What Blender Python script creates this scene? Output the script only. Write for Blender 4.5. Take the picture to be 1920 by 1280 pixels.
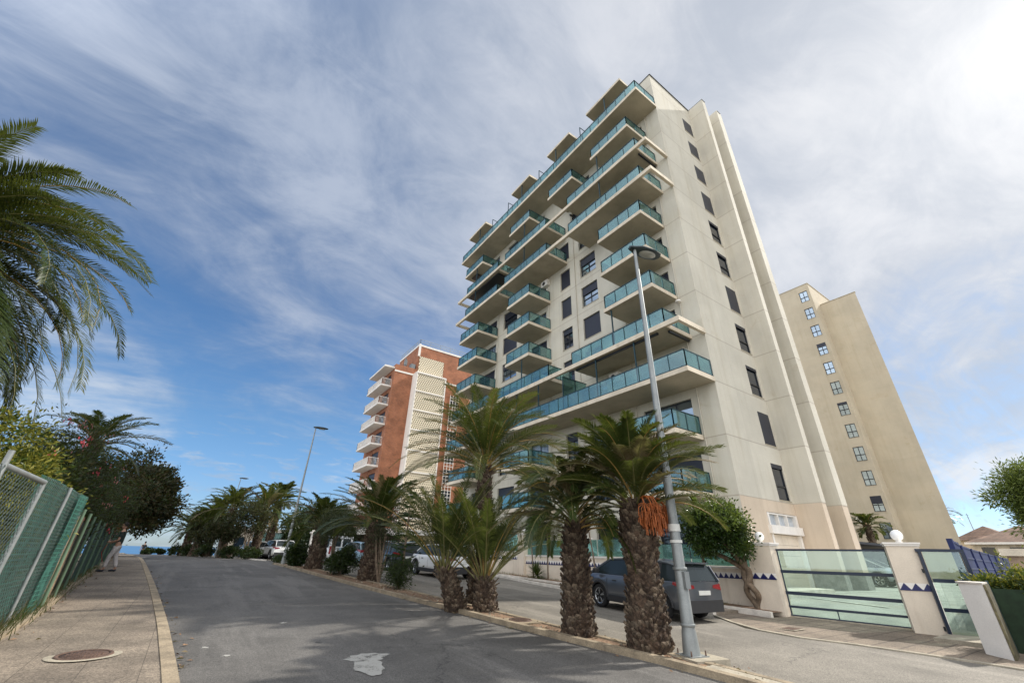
import bpy, bmesh, math, random
from mathutils import Vector, Matrix, noise as mnoise
random.seed(7)
for o in list(bpy.data.objects): bpy.data.objects.remove(o)
SC = bpy.context.scene
COL = SC.collection
R = math.radians
# ---------------------------------------------------------------- camera
cam_d = bpy.data.cameras.new("camera"); cam = bpy.data.objects.new("camera", cam_d); COL.objects.link(cam)
cam_d.sensor_width = 36; cam_d.lens = 36*778/1920
cam_d.clip_start = 0.1; cam_d.clip_end = 30000
cam.matrix_world = Matrix(((0.81506323, -0.2825667, -0.50579442, 0), (-0.57889253, -0.36167711, -0.73080306, 0), (0.02356635, 0.88845131, -0.45836546, 0), (0, 0, 0, 1)))
SC.camera = cam
# ---------------------------------------------------------------- light
SUN_AZ, SUN_EL = 102.0, 39.5
sd = Vector((math.sin(R(SUN_AZ))*math.cos(R(SUN_EL)), math.cos(R(SUN_AZ))*math.cos(R(SUN_EL)), math.sin(R(SUN_EL))))
sl = bpy.data.lights.new("sun", 'SUN'); sun = bpy.data.objects.new("sun", sl); COL.objects.link(sun)
sl.energy = 4.1; sl.angle = R(1.8); sl.color = (1.0, 0.95, 0.87)
sun.rotation_euler = (-sd).to_track_quat('-Z', 'Y').to_euler()
SC.view_settings.view_transform = 'Standard'; SC.view_settings.look = 'None'
SC.view_settings.exposure = 0.45; SC.view_settings.gamma = 1
SC.render.engine = 'CYCLES'
SC.cycles.max_bounces = 6; SC.cycles.transparent_max_bounces = 12
SC.cycles.use_denoising = True

class NT:
    """small helper around a node tree"""
    def __init__(s, nt): s.nt = nt; nt.nodes.clear()
    def n(s, t, **k):
        x = s.nt.nodes.new(t)
        for a, b in k.items(): setattr(x, a, b)
        return x
    def l(s, a, b): s.nt.links.new(a, b)
    def put(s, sock, v):
        if v is None: return
        if isinstance(v, bpy.types.NodeSocket): s.l(v, sock)
        else:
            if isinstance(v, tuple) and len(v) == 3 and sock.type == 'RGBA': v = v + (1,)
            sock.default_value = v
    def m(s, op, a, b=None, c=None, clamp=False):
        x = s.n('ShaderNodeMath', operation=op); x.use_clamp = clamp
        s.put(x.inputs[0], a); s.put(x.inputs[1], b)
        if c is not None: s.put(x.inputs[2], c)
        return x.outputs[0]
    def mix(s, f, a, b, mode='MIX'):
        x = s.n('ShaderNodeMix', data_type='RGBA', blend_type=mode)
        s.put(x.inputs[0], f); s.put(x.inputs[6], a); s.put(x.inputs[7], b)
        return x.outputs[2]
    def ramp(s, v, lo, hi, a=0.0, b=1.0, smooth=True):
        x = s.n('ShaderNodeMapRange', interpolation_type='SMOOTHSTEP' if smooth else 'LINEAR')
        s.put(x.inputs[0], v); x.inputs[1].default_value = lo; x.inputs[2].default_value = hi
        x.inputs[3].default_value = a; x.inputs[4].default_value = b
        return x.outputs[0]
    def noise(s, vec, scale, detail=4, rough=0.55, dist=0.0, out=0):
        x = s.n('ShaderNodeTexNoise'); s.put(x.inputs['Vector'], vec)
        x.inputs['Scale'].default_value = scale; x.inputs['Detail'].default_value = detail
        x.inputs['Roughness'].default_value = rough; x.inputs['Distortion'].default_value = dist
        return x.outputs[out]
    def mapping(s, vec, scale=(1, 1, 1), rot=(0, 0, 0), loc=(0, 0, 0)):
        x = s.n('ShaderNodeMapping'); s.put(x.inputs[0], vec)
        x.inputs[1].default_value = loc; x.inputs[2].default_value = rot; x.inputs[3].default_value = scale
        return x.outputs[0]

W = bpy.data.worlds.new("World"); SC.world = W; W.use_nodes = True
def build_world():
    t = NT(W.node_tree)
    out = t.n('ShaderNodeOutputWorld')
    tc = t.n('ShaderNodeTexCoord'); d = tc.outputs['Generated']
    sp = t.n('ShaderNodeSeparateXYZ'); t.l(d, sp.inputs[0]); x, y, z = sp.outputs
    sky = t.n('ShaderNodeTexSky', sky_type='NISHITA'); sky.sun_disc = False
    sky.sun_elevation = R(SUN_EL); sky.sun_rotation = R(SUN_AZ); sky.air_density = 1.0; sky.dust_density = 0.4; sky.ozone_density = 3.0
    bgs = t.n('ShaderNodeBackground')
    skyc = t.mix(1.0, sky.outputs[0], t.mix(t.ramp(z, 0.0, 0.25), (0.60, 0.74, 1.02, 1), (0.60, 0.80, 0.94, 1)), 'MULTIPLY')
    t.l(skyc, bgs.inputs[0]); bgs.inputs[1].default_value = 0.112
    # cloud plane coordinates: x along the clouds' drift
    den = t.m('ADD', t.m('MAXIMUM', z, 0.0), 0.32)
    px = t.m('DIVIDE', x, den); py = t.m('DIVIDE', y, den)
    cb = t.n('ShaderNodeCombineXYZ'); t.l(px, cb.inputs[0]); t.l(py, cb.inputs[1]); P = cb.outputs[0]
    big = t.noise(t.mapping(P, (0.9, 0.9, 1), (0, 0, R(25)), (3.1, 1.7, 0)), 1.0, 5, 0.55, 0.9)
    mid = t.noise(t.mapping(P, (1.5, 1.9, 1), (0, 0, R(75)), (5.0, 2.0, 0)), 1.25, 8, 0.60, 0.9)
    fine = t.noise(t.mapping(P, (3.0, 5.5, 1), (0, 0, R(70)), (1, 4, 0)), 1.5, 8, 0.66, 1.0)
    rip = t.noise(t.mapping(P, (1.6, 7.5, 1), (0, 0, R(12)), (2, 7, 0)), 1.7, 7, 0.62, 0.7)
    puff = t.noise(t.mapping(P, (4, 8, 1), (0, 0, R(-15)), (0, 0, 0)), 1.6, 7, 0.62, 0.3)
    dot = t.n('ShaderNodeVectorMath', operation='DOT_PRODUCT'); t.l(d, dot.inputs[0]); dot.inputs[1].default_value = sd
    sdot = dot.outputs['Value']; near = t.ramp(sdot, 0.25, 0.95)
    hd = t.n('ShaderNodeVectorMath', operation='DOT_PRODUCT'); t.l(d, hd.inputs[0]); hd.inputs[1].default_value = Vector((0.02, 0.86, 0.46)).normalized()
    hole = t.ramp(hd.outputs['Value'], 0.74, 0.99)
    # veil thins towards the horizon
    c = t.m('ADD', t.m('MULTIPLY', t.m('SUBTRACT', big, 0.5), 1.5), t.m('MULTIPLY', t.m('SUBTRACT', mid, 0.5), 1.2))
    c = t.m('ADD', c, t.m('MULTIPLY', t.m('SUBTRACT', fine, 0.5), 0.55))
    c = t.m('ADD', c, t.m('MULTIPLY', t.m('SUBTRACT', rip, 0.5), t.ramp(z, 0.10, 0.5, 1.2, 0.15)))
    c = t.m('ADD', c, t.ramp(z, 0.02, 0.26, -0.50, 0.20)); c = t.m('ADD', c, t.ramp(z, 0.35, 0.75, 0.0, 0.40))
    c = t.m('ADD', c, t.m('MULTIPLY', near, 0.34)); c = t.m('SUBTRACT', c, t.m('MULTIPLY', hole, 0.30))
    cov = t.ramp(c, -0.50, 0.62, 0.0, 0.96)
    puffs = t.m('MULTIPLY', t.ramp(puff, 0.50, 0.66), t.ramp(z, 0.16, 0.30, 0.55, 0.0))
    cov = t.m('MAXIMUM', cov, puffs)
    shade = t.ramp(t.m('ADD', t.m('ADD', t.m('MULTIPLY', mid, 0.55), t.m('MULTIPLY', fine, 0.25)), t.m('MULTIPLY', big, 0.35)), 0.46, 0.72)
    ccol = t.mix(shade, (0.225, 0.295, 0.43, 1), (0.41, 0.47, 0.585, 1))
    ccol = t.mix(t.ramp(z, 0.45, 0.10), ccol, t.mix(shade, (0.34, 0.44, 0.58, 1), (0.60, 0.67, 0.75, 1)))
    ccol = t.mix(t.ramp(sdot, 0.35, 1.0, 0, 0.80), ccol, t.mix(shade, (0.56, 0.59, 0.64, 1), (0.80, 0.80, 0.81, 1)))
    pw = t.m('MAXIMUM', sdot, 0.0)
    glow = t.m('ADD', t.m('MULTIPLY', t.m('POWER', pw, 34.0), 0.21), t.m('MULTIPLY', t.m('POWER', pw, 600.0), 0.3))
    ccol2 = t.mix(1.0, ccol, t.mix(glow, (0, 0, 0, 1), (1.0, 0.92, 0.78, 1)), 'ADD')
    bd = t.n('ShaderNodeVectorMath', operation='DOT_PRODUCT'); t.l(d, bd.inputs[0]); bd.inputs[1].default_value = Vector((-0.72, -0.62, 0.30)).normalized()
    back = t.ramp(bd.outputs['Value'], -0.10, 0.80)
    boost = t.m('ADD', 1.0, t.m('MULTIPLY', back, 2.1))  # unseen sky behind the camera, made brighter to light the shaded facade
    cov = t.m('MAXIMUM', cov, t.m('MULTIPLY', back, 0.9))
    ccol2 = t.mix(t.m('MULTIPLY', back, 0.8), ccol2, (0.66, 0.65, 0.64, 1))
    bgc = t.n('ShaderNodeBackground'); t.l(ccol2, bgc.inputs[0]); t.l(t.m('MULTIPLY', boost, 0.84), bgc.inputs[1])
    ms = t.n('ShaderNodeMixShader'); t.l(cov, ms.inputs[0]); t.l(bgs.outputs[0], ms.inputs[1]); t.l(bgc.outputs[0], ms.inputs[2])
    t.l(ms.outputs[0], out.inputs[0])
build_world()
# ---------------------------------------------------------------- mesh helpers
class MB:
    def __init__(s): s.v = []; s.f = []; s.m = []; s.sm = []
    def add(s, vs, fs, mi=0, smooth=False):
        b = len(s.v); s.v.extend([tuple(p) for p in vs])
        for f in fs:
            s.f.append(tuple(b+i for i in f)); s.m.append(mi); s.sm.append(smooth)
        return s
    def box(s, x0, x1, y0, y1, z0, z1, mi=0):
        v = [(x0, y0, z0), (x1, y0, z0), (x1, y1, z0), (x0, y1, z0), (x0, y0, z1), (x1, y0, z1), (x1, y1, z1), (x0, y1, z1)]
        return s.add(v, [(3, 2, 1, 0), (4, 5, 6, 7), (0, 1, 5, 4), (1, 2, 6, 5), (2, 3, 7, 6), (3, 0, 4, 7)], mi)
    def quad(s, a, b, c, d, mi=0, smooth=False): return s.add([a, b, c, d], [(0, 1, 2, 3)], mi, smooth)
    def beam(s, a, b, w, h, mi=0, up=(0, 0, 1)):
        a = Vector(a); b = Vector(b); d = (b-a).normalized(); u = Vector(up)
        sd_ = d.cross(u)
        if sd_.length < 1e-4: sd_ = d.cross(Vector((1, 0, 0)))
        sd_.normalize(); u = sd_.cross(d).normalized()
        q = []
        for p in (a, b):
            for i, j in ((-1, -1), (1, -1), (1, 1), (-1, 1)): q.append(p+sd_*(w/2*i)+u*(h/2*j))
        return s.add(q, [(0, 1, 2, 3), (7, 6, 5, 4), (0, 4, 5, 1), (1, 5, 6, 2), (2, 6, 7, 3), (3, 7, 4, 0)], mi)
    def tube(s, pts, rad, n=8, mi=0, caps=True, smooth=True):
        pts = [Vector(p) for p in pts]
        if not hasattr(rad, '__len__'): rad = [rad]*len(pts)
        rings = []; ref = None
        for i, p in enumerate(pts):
            d = (pts[min(i+1, len(pts)-1)]-pts[max(i-1, 0)]).normalized()
            if ref is None:
                ref = Vector((0, 0, 1)) if abs(d.z) < 0.9 else Vector((1, 0, 0))
            a = d.cross(ref).normalized(); b = a.cross(d).normalized(); ref = b
            rings.append([p+(a*math.cos(2*math.pi*k/n)+b*math.sin(2*math.pi*k/n))*rad[i] for k in range(n)])
        vs = [q for r in rings for q in r]; fs = []
        for i in range(len(pts)-1):
            for k in range(n):
                k2 = (k+1) % n
                fs.append((i*n+k, i*n+k2, (i+1)*n+k2, (i+1)*n+k))
        s.add(vs, fs, mi, smooth)
        if caps: s.add(rings[0], [tuple(range(n))], mi); s.add(rings[-1], [tuple(reversed(range(n)))], mi)
        return s
    def lathe(s, c, prof, n=16, mi=0, smooth=True):
        vs = []; fs = []
        for r, z in prof:
            for k in range(n): vs.append((c[0]+r*math.cos(2*math.pi*k/n), c[1]+r*math.sin(2*math.pi*k/n), c[2]+z))
        for i in range(len(prof)-1):
            for k in range(n):
                k2 = (k+1) % n; fs.append((i*n+k, i*n+k2, (i+1)*n+k2, (i+1)*n+k))
        return s.add(vs, fs, mi, smooth)
    def build(s, name, mats, parent=None, label=None, **props):
        me = bpy.data.meshes.new(name); me.from_pydata(s.v, [], s.f)
        for m_ in (mats if isinstance(mats, (list, tuple)) else [mats]): me.materials.append(m_)
        if s.f:
            me.polygons.foreach_set('material_index', s.m); me.polygons.foreach_set('use_smooth', s.sm)
        me.update()
        o = bpy.data.objects.new(name, me); COL.objects.link(o)
        if parent is not None: o.parent = parent
        if label: o['label'] = label
        for k, v in props.items(): o[k] = v
        return o
def thing(name, label, cat, loc=(0, 0, 0), rz=0, group=None):
    o = bpy.data.objects.new(name, None); COL.objects.link(o); o.location = loc; o.rotation_euler = (0, 0, rz)
    o['label'] = label; o['category'] = cat
    if group: o['group'] = group
    o.empty_display_size = 0.3
    return o
def tag(o, label, cat, group=None):
    o['label'] = label; o['category'] = cat
    if group: o['group'] = group
    return o
def copy_tree(o, parent=None):
    c = o.copy(); COL.objects.link(c)
    if parent is not None: c.parent = parent
    for ch in [k for k in bpy.data.objects if k.parent == o]: copy_tree(ch, c)
    return c
# ---------------------------------------------------------------- materials
def pbsdf(t): 
    o = t.n('ShaderNodeOutputMaterial'); b = t.n('ShaderNodeBsdfPrincipled'); t.l(b.outputs[0], o.inputs[0]); return b
def mat(name, col, rough=0.7, var=0.12, scale=3.0, fine=0.0, fscale=60.0, bump=0.0, bscale=40.0, metal=0.0, spec=0.5, coat=0.0, streak=0.0, emis=None, obj=False):
    m_ = bpy.data.materials.new(name); m_.use_nodes = True; t = NT(m_.node_tree); b = pbsdf(t)
    tc = t.n('ShaderNodeTexCoord'); P = tc.outputs['Object']
    c = t.mix(t.ramp(t.noise(P, scale, 5, 0.6), 0.3, 0.7), tuple(k*(1-var) for k in col)+(1,), tuple(min(1, k*(1+var)) for k in col)+(1,))
    if fine: c = t.mix(t.ramp(t.noise(P, fscale, 2, 0.5), 0.25, 0.75), t.mix(1.0, c, (1-fine,)*3+(1,), 'MULTIPLY'), t.mix(1.0, c, (1+fine,)*3+(1,), 'MULTIPLY'))
    if streak:
        sn = t.noise(t.mapping(P, (1.6, 1.6, 0.10)), 1.4, 6, 0.65)
        c = t.mix(t.ramp(sn, 0.52, 0.75, 0, streak), c, t.mix(1.0, c, (0.62, 0.55, 0.44, 1), 'MULTIPLY'))
    t.l(c, b.inputs['Base Color']); b.inputs['Roughness'].default_value = rough; b.inputs['Metallic'].default_value = metal
    b.inputs['Specular IOR Level'].default_value = spec; b.inputs['Coat Weight'].default_value = coat
    b.inputs['Coat Roughness'].default_value = 0.05
    if bump:
        bp = t.n('ShaderNodeBump'); bp.inputs['Strength'].default_value = bump; bp.inputs['Distance'].default_value = 0.02
        t.l(t.noise(P, bscale, 4, 0.6), bp.inputs['Height']); t.l(bp.outputs[0], b.inputs['Normal'])
    if emis: b.inputs['Emission Color'].default_value = emis+(1,); b.inputs['Emission Strength'].default_value = 0
    return m_
def mat_glass(name, tint, refl=0.12, diff=0.10, dcol=(0.1, 0.3, 0.3), rough=0.02):
    m_ = bpy.data.materials.new(name); m_.use_nodes = True; t = NT(m_.node_tree)
    o = t.n('ShaderNodeOutputMaterial'); tr = t.n('ShaderNodeBsdfTransparent'); tr.inputs[0].default_value = tint+(1,)
    gl = t.n('ShaderNodeBsdfGlossy'); gl.inputs[0].default_value = (0.9, 1.0, 1.0, 1); gl.inputs[1].default_value = rough
    df = t.n('ShaderNodeBsdfDiffuse'); df.inputs[0].default_value = dcol+(1,)
    lw = t.n('ShaderNodeLayerWeight'); lw.inputs[0].default_value = 0.35
    m1 = t.n('ShaderNodeMixShader'); m1.inputs[0].default_value = diff; t.l(tr.outputs[0], m1.inputs[1]); t.l(df.outputs[0], m1.inputs[2])
    m2 = t.n('ShaderNodeMixShader'); t.l(t.m('ADD', t.m('MULTIPLY', lw.outputs['Fresnel'], 0.55), refl, clamp=True), m2.inputs[0])
    t.l(m1.outputs[0], m2.inputs[1]); t.l(gl.outputs[0], m2.inputs[2]); t.l(m2.outputs[0], o.inputs[0])
    return m_
def mat_brick(name, c1, c2, mortar, scale, bw=0.5, rh=0.25, ms=0.012, vec='wall', rough=0.85, var=0.2, bump=0.3):
    m_ = bpy.data.materials.new(name); m_.use_nodes = True; t = NT(m_.node_tree); b = pbsdf(t)
    tc = t.n('ShaderNodeTexCoord'); P = tc.outputs['Object']
    sp = t.n('ShaderNodeSeparateXYZ'); t.l(P, sp.inputs[0]); cb = t.n('ShaderNodeCombineXYZ')
    if vec == 'wall':
        t.l(t.m('ADD', sp.outputs[0], sp.outputs[1]), cb.inputs[0]); t.l(sp.outputs[2], cb.inputs[1])
    else:
        t.l(sp.outputs[0], cb.inputs[0]); t.l(sp.outputs[1], cb.inputs[1])
    br = t.n('ShaderNodeTexBrick'); t.l(cb.outputs[0], br.inputs[0])
    if vec == 'floor': br.offset = 0.0
    br.inputs['Color1'].default_value = c1+(1,); br.inputs['Color2'].default_value = c2+(1,); br.inputs['Mortar'].default_value = mortar+(1,)
    br.inputs['Scale'].default_value = scale; br.inputs['Mortar Size'].default_value = ms; br.inputs['Brick Width'].default_value = bw; br.inputs['Row Height'].default_value = rh
    n1 = t.ramp(t.noise(P, 0.9, 6, 0.65), 0.3, 0.7, 1-var, 1+var)
    n2 = t.ramp(t.noise(P, 90 if vec == 'floor' else 70, 2, 0.6), 0.25, 0.75, 0.62 if vec == 'floor' else 0.86, 1.38 if vec == 'floor' else 1.14)
    cc = t.n('ShaderNodeVectorMath', operation='SCALE'); t.l(br.outputs[0], cc.inputs[0]); t.l(t.m('MULTIPLY', n1, n2), cc.inputs[3])
    if vec == 'floor':
        vo = t.n('ShaderNodeTexVoronoi'); vo.inputs['Scale'].default_value = 55; t.l(P, vo.inputs['Vector']); vb = t.n('ShaderNodeRGBToBW'); t.l(vo.outputs['Color'], vb.inputs[0])
        c3 = t.n('ShaderNodeVectorMath', operation='SCALE'); t.l(cc.outputs[0], c3.inputs[0]); t.l(t.ramp(vb.outputs[0], .1, .9, .62, 1.45, False), c3.inputs[3]); cc = c3
    t.l(cc.outputs[0], b.inputs['Base Color']); b.inputs['Roughness'].default_value = rough
    bp = t.n('ShaderNodeBump'); bp.inputs['Strength'].default_value = bump; bp.inputs['Distance'].default_value = 0.01; bp.invert = True
    t.l(br.outputs['Fac'], bp.inputs['Height']); t.l(bp.outputs[0], b.inputs['Normal'])
    return m_
def mat_asphalt(name, col, light=0.0):
    m_ = bpy.data.materials.new(name); m_.use_nodes = True; t = NT(m_.node_tree); b = pbsdf(t)
    tc = t.n('ShaderNodeTexCoord'); P = tc.outputs['Object']
    c = t.mix(t.ramp(t.noise(P, 0.5, 6, 0.65, 0.5), 0.32, 0.68), tuple(k*0.80 for k in col)+(1,), tuple(k*1.22 for k in col)+(1,))
    # worn tracks along the street and faint long stains
    st = t.noise(t.mapping(P, (1.1, 0.10, 1)), 1.3, 5, 0.6)
    c = t.mix(t.ramp(st, 0.50, 0.64, 0, 0.65), c, tuple(k*1.5 for k in col)+(1,))
    # stone grain
    vo = t.n('ShaderNodeTexVoronoi'); vo.inputs['Scale'].default_value = 95; t.l(P, vo.inputs['Vector'])
    vr = t.n('ShaderNodeRGBToBW'); t.l(vo.outputs['Color'], vr.inputs[0])
    g = t.ramp(vr.outputs[0], 0.1, 0.95, 0.60, 1.55, False)
    g2 = t.ramp(t.noise(P, 28, 3, 0.7), 0.25, 0.75, 0.86, 1.14)
    sc = t.n('ShaderNodeVectorMath', operation='SCALE'); t.l(c, sc.inputs[0]); t.l(t.m('MULTIPLY', g, g2), sc.inputs[3])
    # hairline cracks
    v2 = t.n('ShaderNodeTexVoronoi', feature='DISTANCE_TO_EDGE'); v2.inputs['Scale'].default_value = 0.33
    wv = t.n('ShaderNodeVectorMath', operation='ADD'); t.l(P, wv.inputs[0]); t.l(t.noise(P, 1.6, 6, 0.7, 0, 1), wv.inputs[1]); t.l(wv.outputs[0], v2.inputs['Vector'])
    cr = t.m('MULTIPLY', t.ramp(v2.outputs['Distance'], 0.0, 0.010, 0.6, 0.0), t.ramp(t.noise(P, 0.35, 2), 0.5, 0.6))
    cc = t.mix(cr, sc.outputs[0], (0.02, 0.02, 0.02, 1))
    # small dark oil spots and pale spots
    sp = t.noise(P, 2.3, 2, 0.5); cc = t.mix(t.ramp(sp, 0.76, 0.80, 0, 0.6), cc, (0.02, 0.02, 0.02, 1))
    t.l(cc, b.inputs['Base Color']); b.inputs['Roughness'].default_value = 0.82; b.inputs['Specular IOR Level'].default_value = 0.35
    bp = t.n('ShaderNodeBump'); bp.inputs['Strength'].default_value = 0.5; bp.inputs['Distance'].default_value = 0.006
    t.l(vr.outputs[0], bp.inputs['Height']); t.l(bp.outputs[0], b.inputs['Normal'])
    return m_
def mat_leaf(name, c1, c2, rough=0.5, scale=2.5, trans=0.25):
    m_ = bpy.data.materials.new(name); m_.use_nodes = True; t = NT(m_.node_tree); b = pbsdf(t)
    tc = t.n('ShaderNodeTexCoord'); g = t.n('ShaderNodeNewGeometry')
    n = t.noise(tc.outputs['Object'], scale, 3, 0.6)
    f = t.m('ADD', t.ramp(n, 0.3, 0.7, 0, 0.6), t.m('MULTIPLY', g.outputs['Random Per Island'], 0.4))
    c = t.mix(f, c1+(1,), c2+(1,))
    t.l(c, b.inputs['Base Color']); b.inputs['Roughness'].default_value = rough; b.inputs['Specular IOR Level'].default_value = 0.3
    o = [k for k in t.nt.nodes if k.type == 'OUTPUT_MATERIAL'][0]
    tr = t.n('ShaderNodeBsdfTranslucent'); t.l(t.mix(0.4, c, (0.3, 0.35, 0.05, 1)), tr.inputs[0])
    ms = t.n('ShaderNodeMixShader'); ms.inputs[0].default_value = trans; t.l(b.outputs[0], ms.inputs[1]); t.l(tr.outputs[0], ms.inputs[2]); t.l(ms.outputs[0], o.inputs[0])
    return m_
def mat_facade(name, col, zs, side_axis='y', warm=(0.80, 0.66, 0.50), joints=True, streak=0.35):
    """painted precast panels: mottled, faint panel joints at each floor, dirt runs"""
    m_ = bpy.data.materials.new(name); m_.use_nodes = True; t = NT(m_.node_tree); b = pbsdf(t)
    tc = t.n('ShaderNodeTexCoord'); P = tc.outputs['Object']
    sp = t.n('ShaderNodeSeparateXYZ'); t.l(P, sp.inputs[0])
    c = t.mix(t.ramp(t.noise(P, 0.35, 5, 0.6), 0.3, 0.7), tuple(k*0.92 for k in col)+(1,), tuple(k*1.07 for k in col)+(1,))
    # each floor panel has its own slightly different tone
    fl = t.m('FLOOR', t.m('DIVIDE', t.m('ADD', sp.outputs[2], 0.1), 2.95))
    hu = t.m('FLOOR', t.m('DIVIDE', t.m('ADD', sp.outputs[0], sp.outputs[1]), 3.4))
    wn = t.n('ShaderNodeTexWhiteNoise', noise_dimensions='2D'); cb = t.n('ShaderNodeCombineXYZ'); t.l(fl, cb.inputs[0]); t.l(hu, cb.inputs[1]); t.l(cb.outputs[0], wn.inputs['Vector'])
    sc = t.n('ShaderNodeVectorMath', operation='SCALE'); t.l(c, sc.inputs[0]); t.l(t.ramp(wn.outputs['Value'], 0, 1, 0.96, 1.04, False), sc.inputs[3]); c = sc.outputs[0]
    sn = t.noise(t.mapping(P, (1.3, 1.3, 0.07)), 1.5, 7, 0.7)
    c = t.mix(t.ramp(sn, 0.47, 0.72, 0, streak), c, t.mix(1.0, c, (0.74, 0.69, 0.59, 1), 'MULTIPLY'))
    pa = t.ramp(t.noise(P, 0.55, 6, 0.7, 0.6), 0.60, 0.66, 0, 0.30); c = t.mix(pa, c, t.mix(1.0, c, (0.82, 0.76, 0.66, 1), 'MULTIPLY'))
    n3 = t.ramp(t.noise(P, 26, 3, 0.6), 0.2, 0.8, 0.95, 1.05)
    s2 = t.n('ShaderNodeVectorMath', operation='SCALE'); t.l(c, s2.inputs[0]); t.l(n3, s2.inputs[3]); c = s2.outputs[0]
    if joints:
        fz = t.m('PINGPONG', t.m('ADD', sp.outputs[2], zs), 1.475)
        fj = t.ramp(fz, 0.0, 0.045, 1.0, 0.0, False)
        fh = t.m('PINGPONG', t.m('ADD', sp.outputs[0], sp.outputs[1]), 1.7)
        fj = t.m('MAXIMUM', fj, t.m('MULTIPLY', t.ramp(fh, 0.0, 0.014, 1.0, 0.0, False), 0.55))
        c = t.mix(t.m('MULTIPLY', fj, 0.72), c, (0.30, 0.25, 0.20, 1))
    t.l(c, b.inputs['Base Color']); b.inputs['Roughness'].default_value = 0.85; b.inputs['Specular IOR Level'].default_value = 0.25
    bp = t.n('ShaderNodeBump'); bp.inputs['Strength'].default_value = 0.25; bp.inputs['Distance'].default_value = 0.01
    t.l(t.noise(P, 35, 4, 0.6), bp.inputs['Height']); t.l(bp.outputs[0], b.inputs['Normal'])
    return m_
M = {}
M['facade'] = mat_facade('cream painted concrete', (0.56, 0.525, 0.44), 0.10)
M['facade_base'] = mat_facade('warm beige ground floor render', (0.58, 0.48, 0.37), 0.0, joints=False)
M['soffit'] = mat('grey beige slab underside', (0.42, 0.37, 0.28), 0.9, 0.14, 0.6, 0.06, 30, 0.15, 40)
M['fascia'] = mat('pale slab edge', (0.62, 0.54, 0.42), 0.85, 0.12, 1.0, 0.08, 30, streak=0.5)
M['plinth'] = mat('grey stone plinth', (0.30, 0.29, 0.27), 0.8, 0.2, 4, 0.15, 50)
M['rail'] = mat('dark teal painted steel', (0.015, 0.045, 0.055), 0.35, 0.1, 3, metal=0.3)
M['teal'] = mat_glass('teal balcony glass', (0.50, 0.71, 0.69), 0.12, 0.13, (0.12, 0.27, 0.28))
M['pane'] = mat('dark window glass', (0.012, 0.018, 0.03), 0.03, 0.1, 1, spec=1.0)
M['pane_sky'] = mat('mirroring window glass', (0.35, 0.42, 0.48), 0.02, 0.1, 1, metal=0.85, spec=1.0)
M['frame'] = mat('black window frame', (0.012, 0.014, 0.016), 0.4, 0.1, 3)
M['shutter'] = None
def mk_shutter():
    m_ = bpy.data.materials.new('navy roller shutter'); m_.use_nodes = True; t = NT(m_.node_tree); b = pbsdf(t)
    tc = t.n('ShaderNodeTexCoord'); sp = t.n('ShaderNodeSeparateXYZ'); t.l(tc.outputs['Object'], sp.inputs[0])
    z = t.m('PINGPONG', sp.outputs[2], 0.025)
    c = t.mix(t.ramp(z, 0.0, 0.01), (0.006, 0.007, 0.012, 1), (0.018, 0.021, 0.036, 1)); t.l(c, b.inputs['Base Color']); b.inputs['Roughness'].default_value = 0.45
    return m_
M['shutter'] = mk_shutter()
M['curtain_pane'] = mat('pale curtain behind glass', (0.16, 0.22, 0.30), 0.12, 0.5, 2.2, spec=.9, coat=.5)
M['curtain'] = mat('pale curtain', (0.45, 0.48, 0.50), 0.8, 0.2, 3)
M['white'] = mat('white painted plaster', (0.78, 0.74, 0.68), 0.8, 0.06, 1.5, 0.04, 40, 0.1, 40, streak=0.25)
M['cream_wall'] = mat('cream garden wall render', (0.70, 0.61, 0.49), 0.85, 0.08, 1.2, 0.05, 40, 0.2, 30, streak=0.35)
M['galv'] = mat('galvanised steel', (0.27, 0.285, 0.28), 0.55, 0.12, 3, 0.08, 60, metal=0.55)
M['concrete'] = mat('pale concrete', (0.33, 0.29, 0.22), 0.9, 0.2, 3, 0.18, 50, 0.5, 30)
M['kerb'] = mat('worn sandy kerb stone', (0.27, 0.215, 0.145), 0.9, 0.28, 3.5, 0.2, 45, 0.6, 30)
M['kerb_white'] = mat('whitewashed kerb', (0.62, 0.57, 0.50), 0.9, 0.18, 2.5, 0.12, 45, 0.4, 30)
M['soil'] = mat('dry brown soil', (0.20, 0.125, 0.075), 0.95, 0.35, 3, 0.35, 30, 0.9, 25)
M['asphalt'] = mat_asphalt('dark asphalt', (0.100, 0.094, 0.086))
M['asphalt2'] = mat_asphalt('sun bleached asphalt', (0.175, 0.158, 0.132))
M['navy'] = mat('navy blue painted steel', (0.004, 0.014, 0.036), 0.35, 0.1, 3)
M['blue'] = mat('bright blue painted fence', (0.005, 0.014, 0.085), 0.6, 0.2, 3)
M['tile_blue'] = mat('cobalt blue tile', (0.010, 0.013, 0.085), 0.4, 0.1, 3)
M['black'] = mat('black', (0.01, 0.01, 0.01), 0.6, 0.1, 3)
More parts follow.
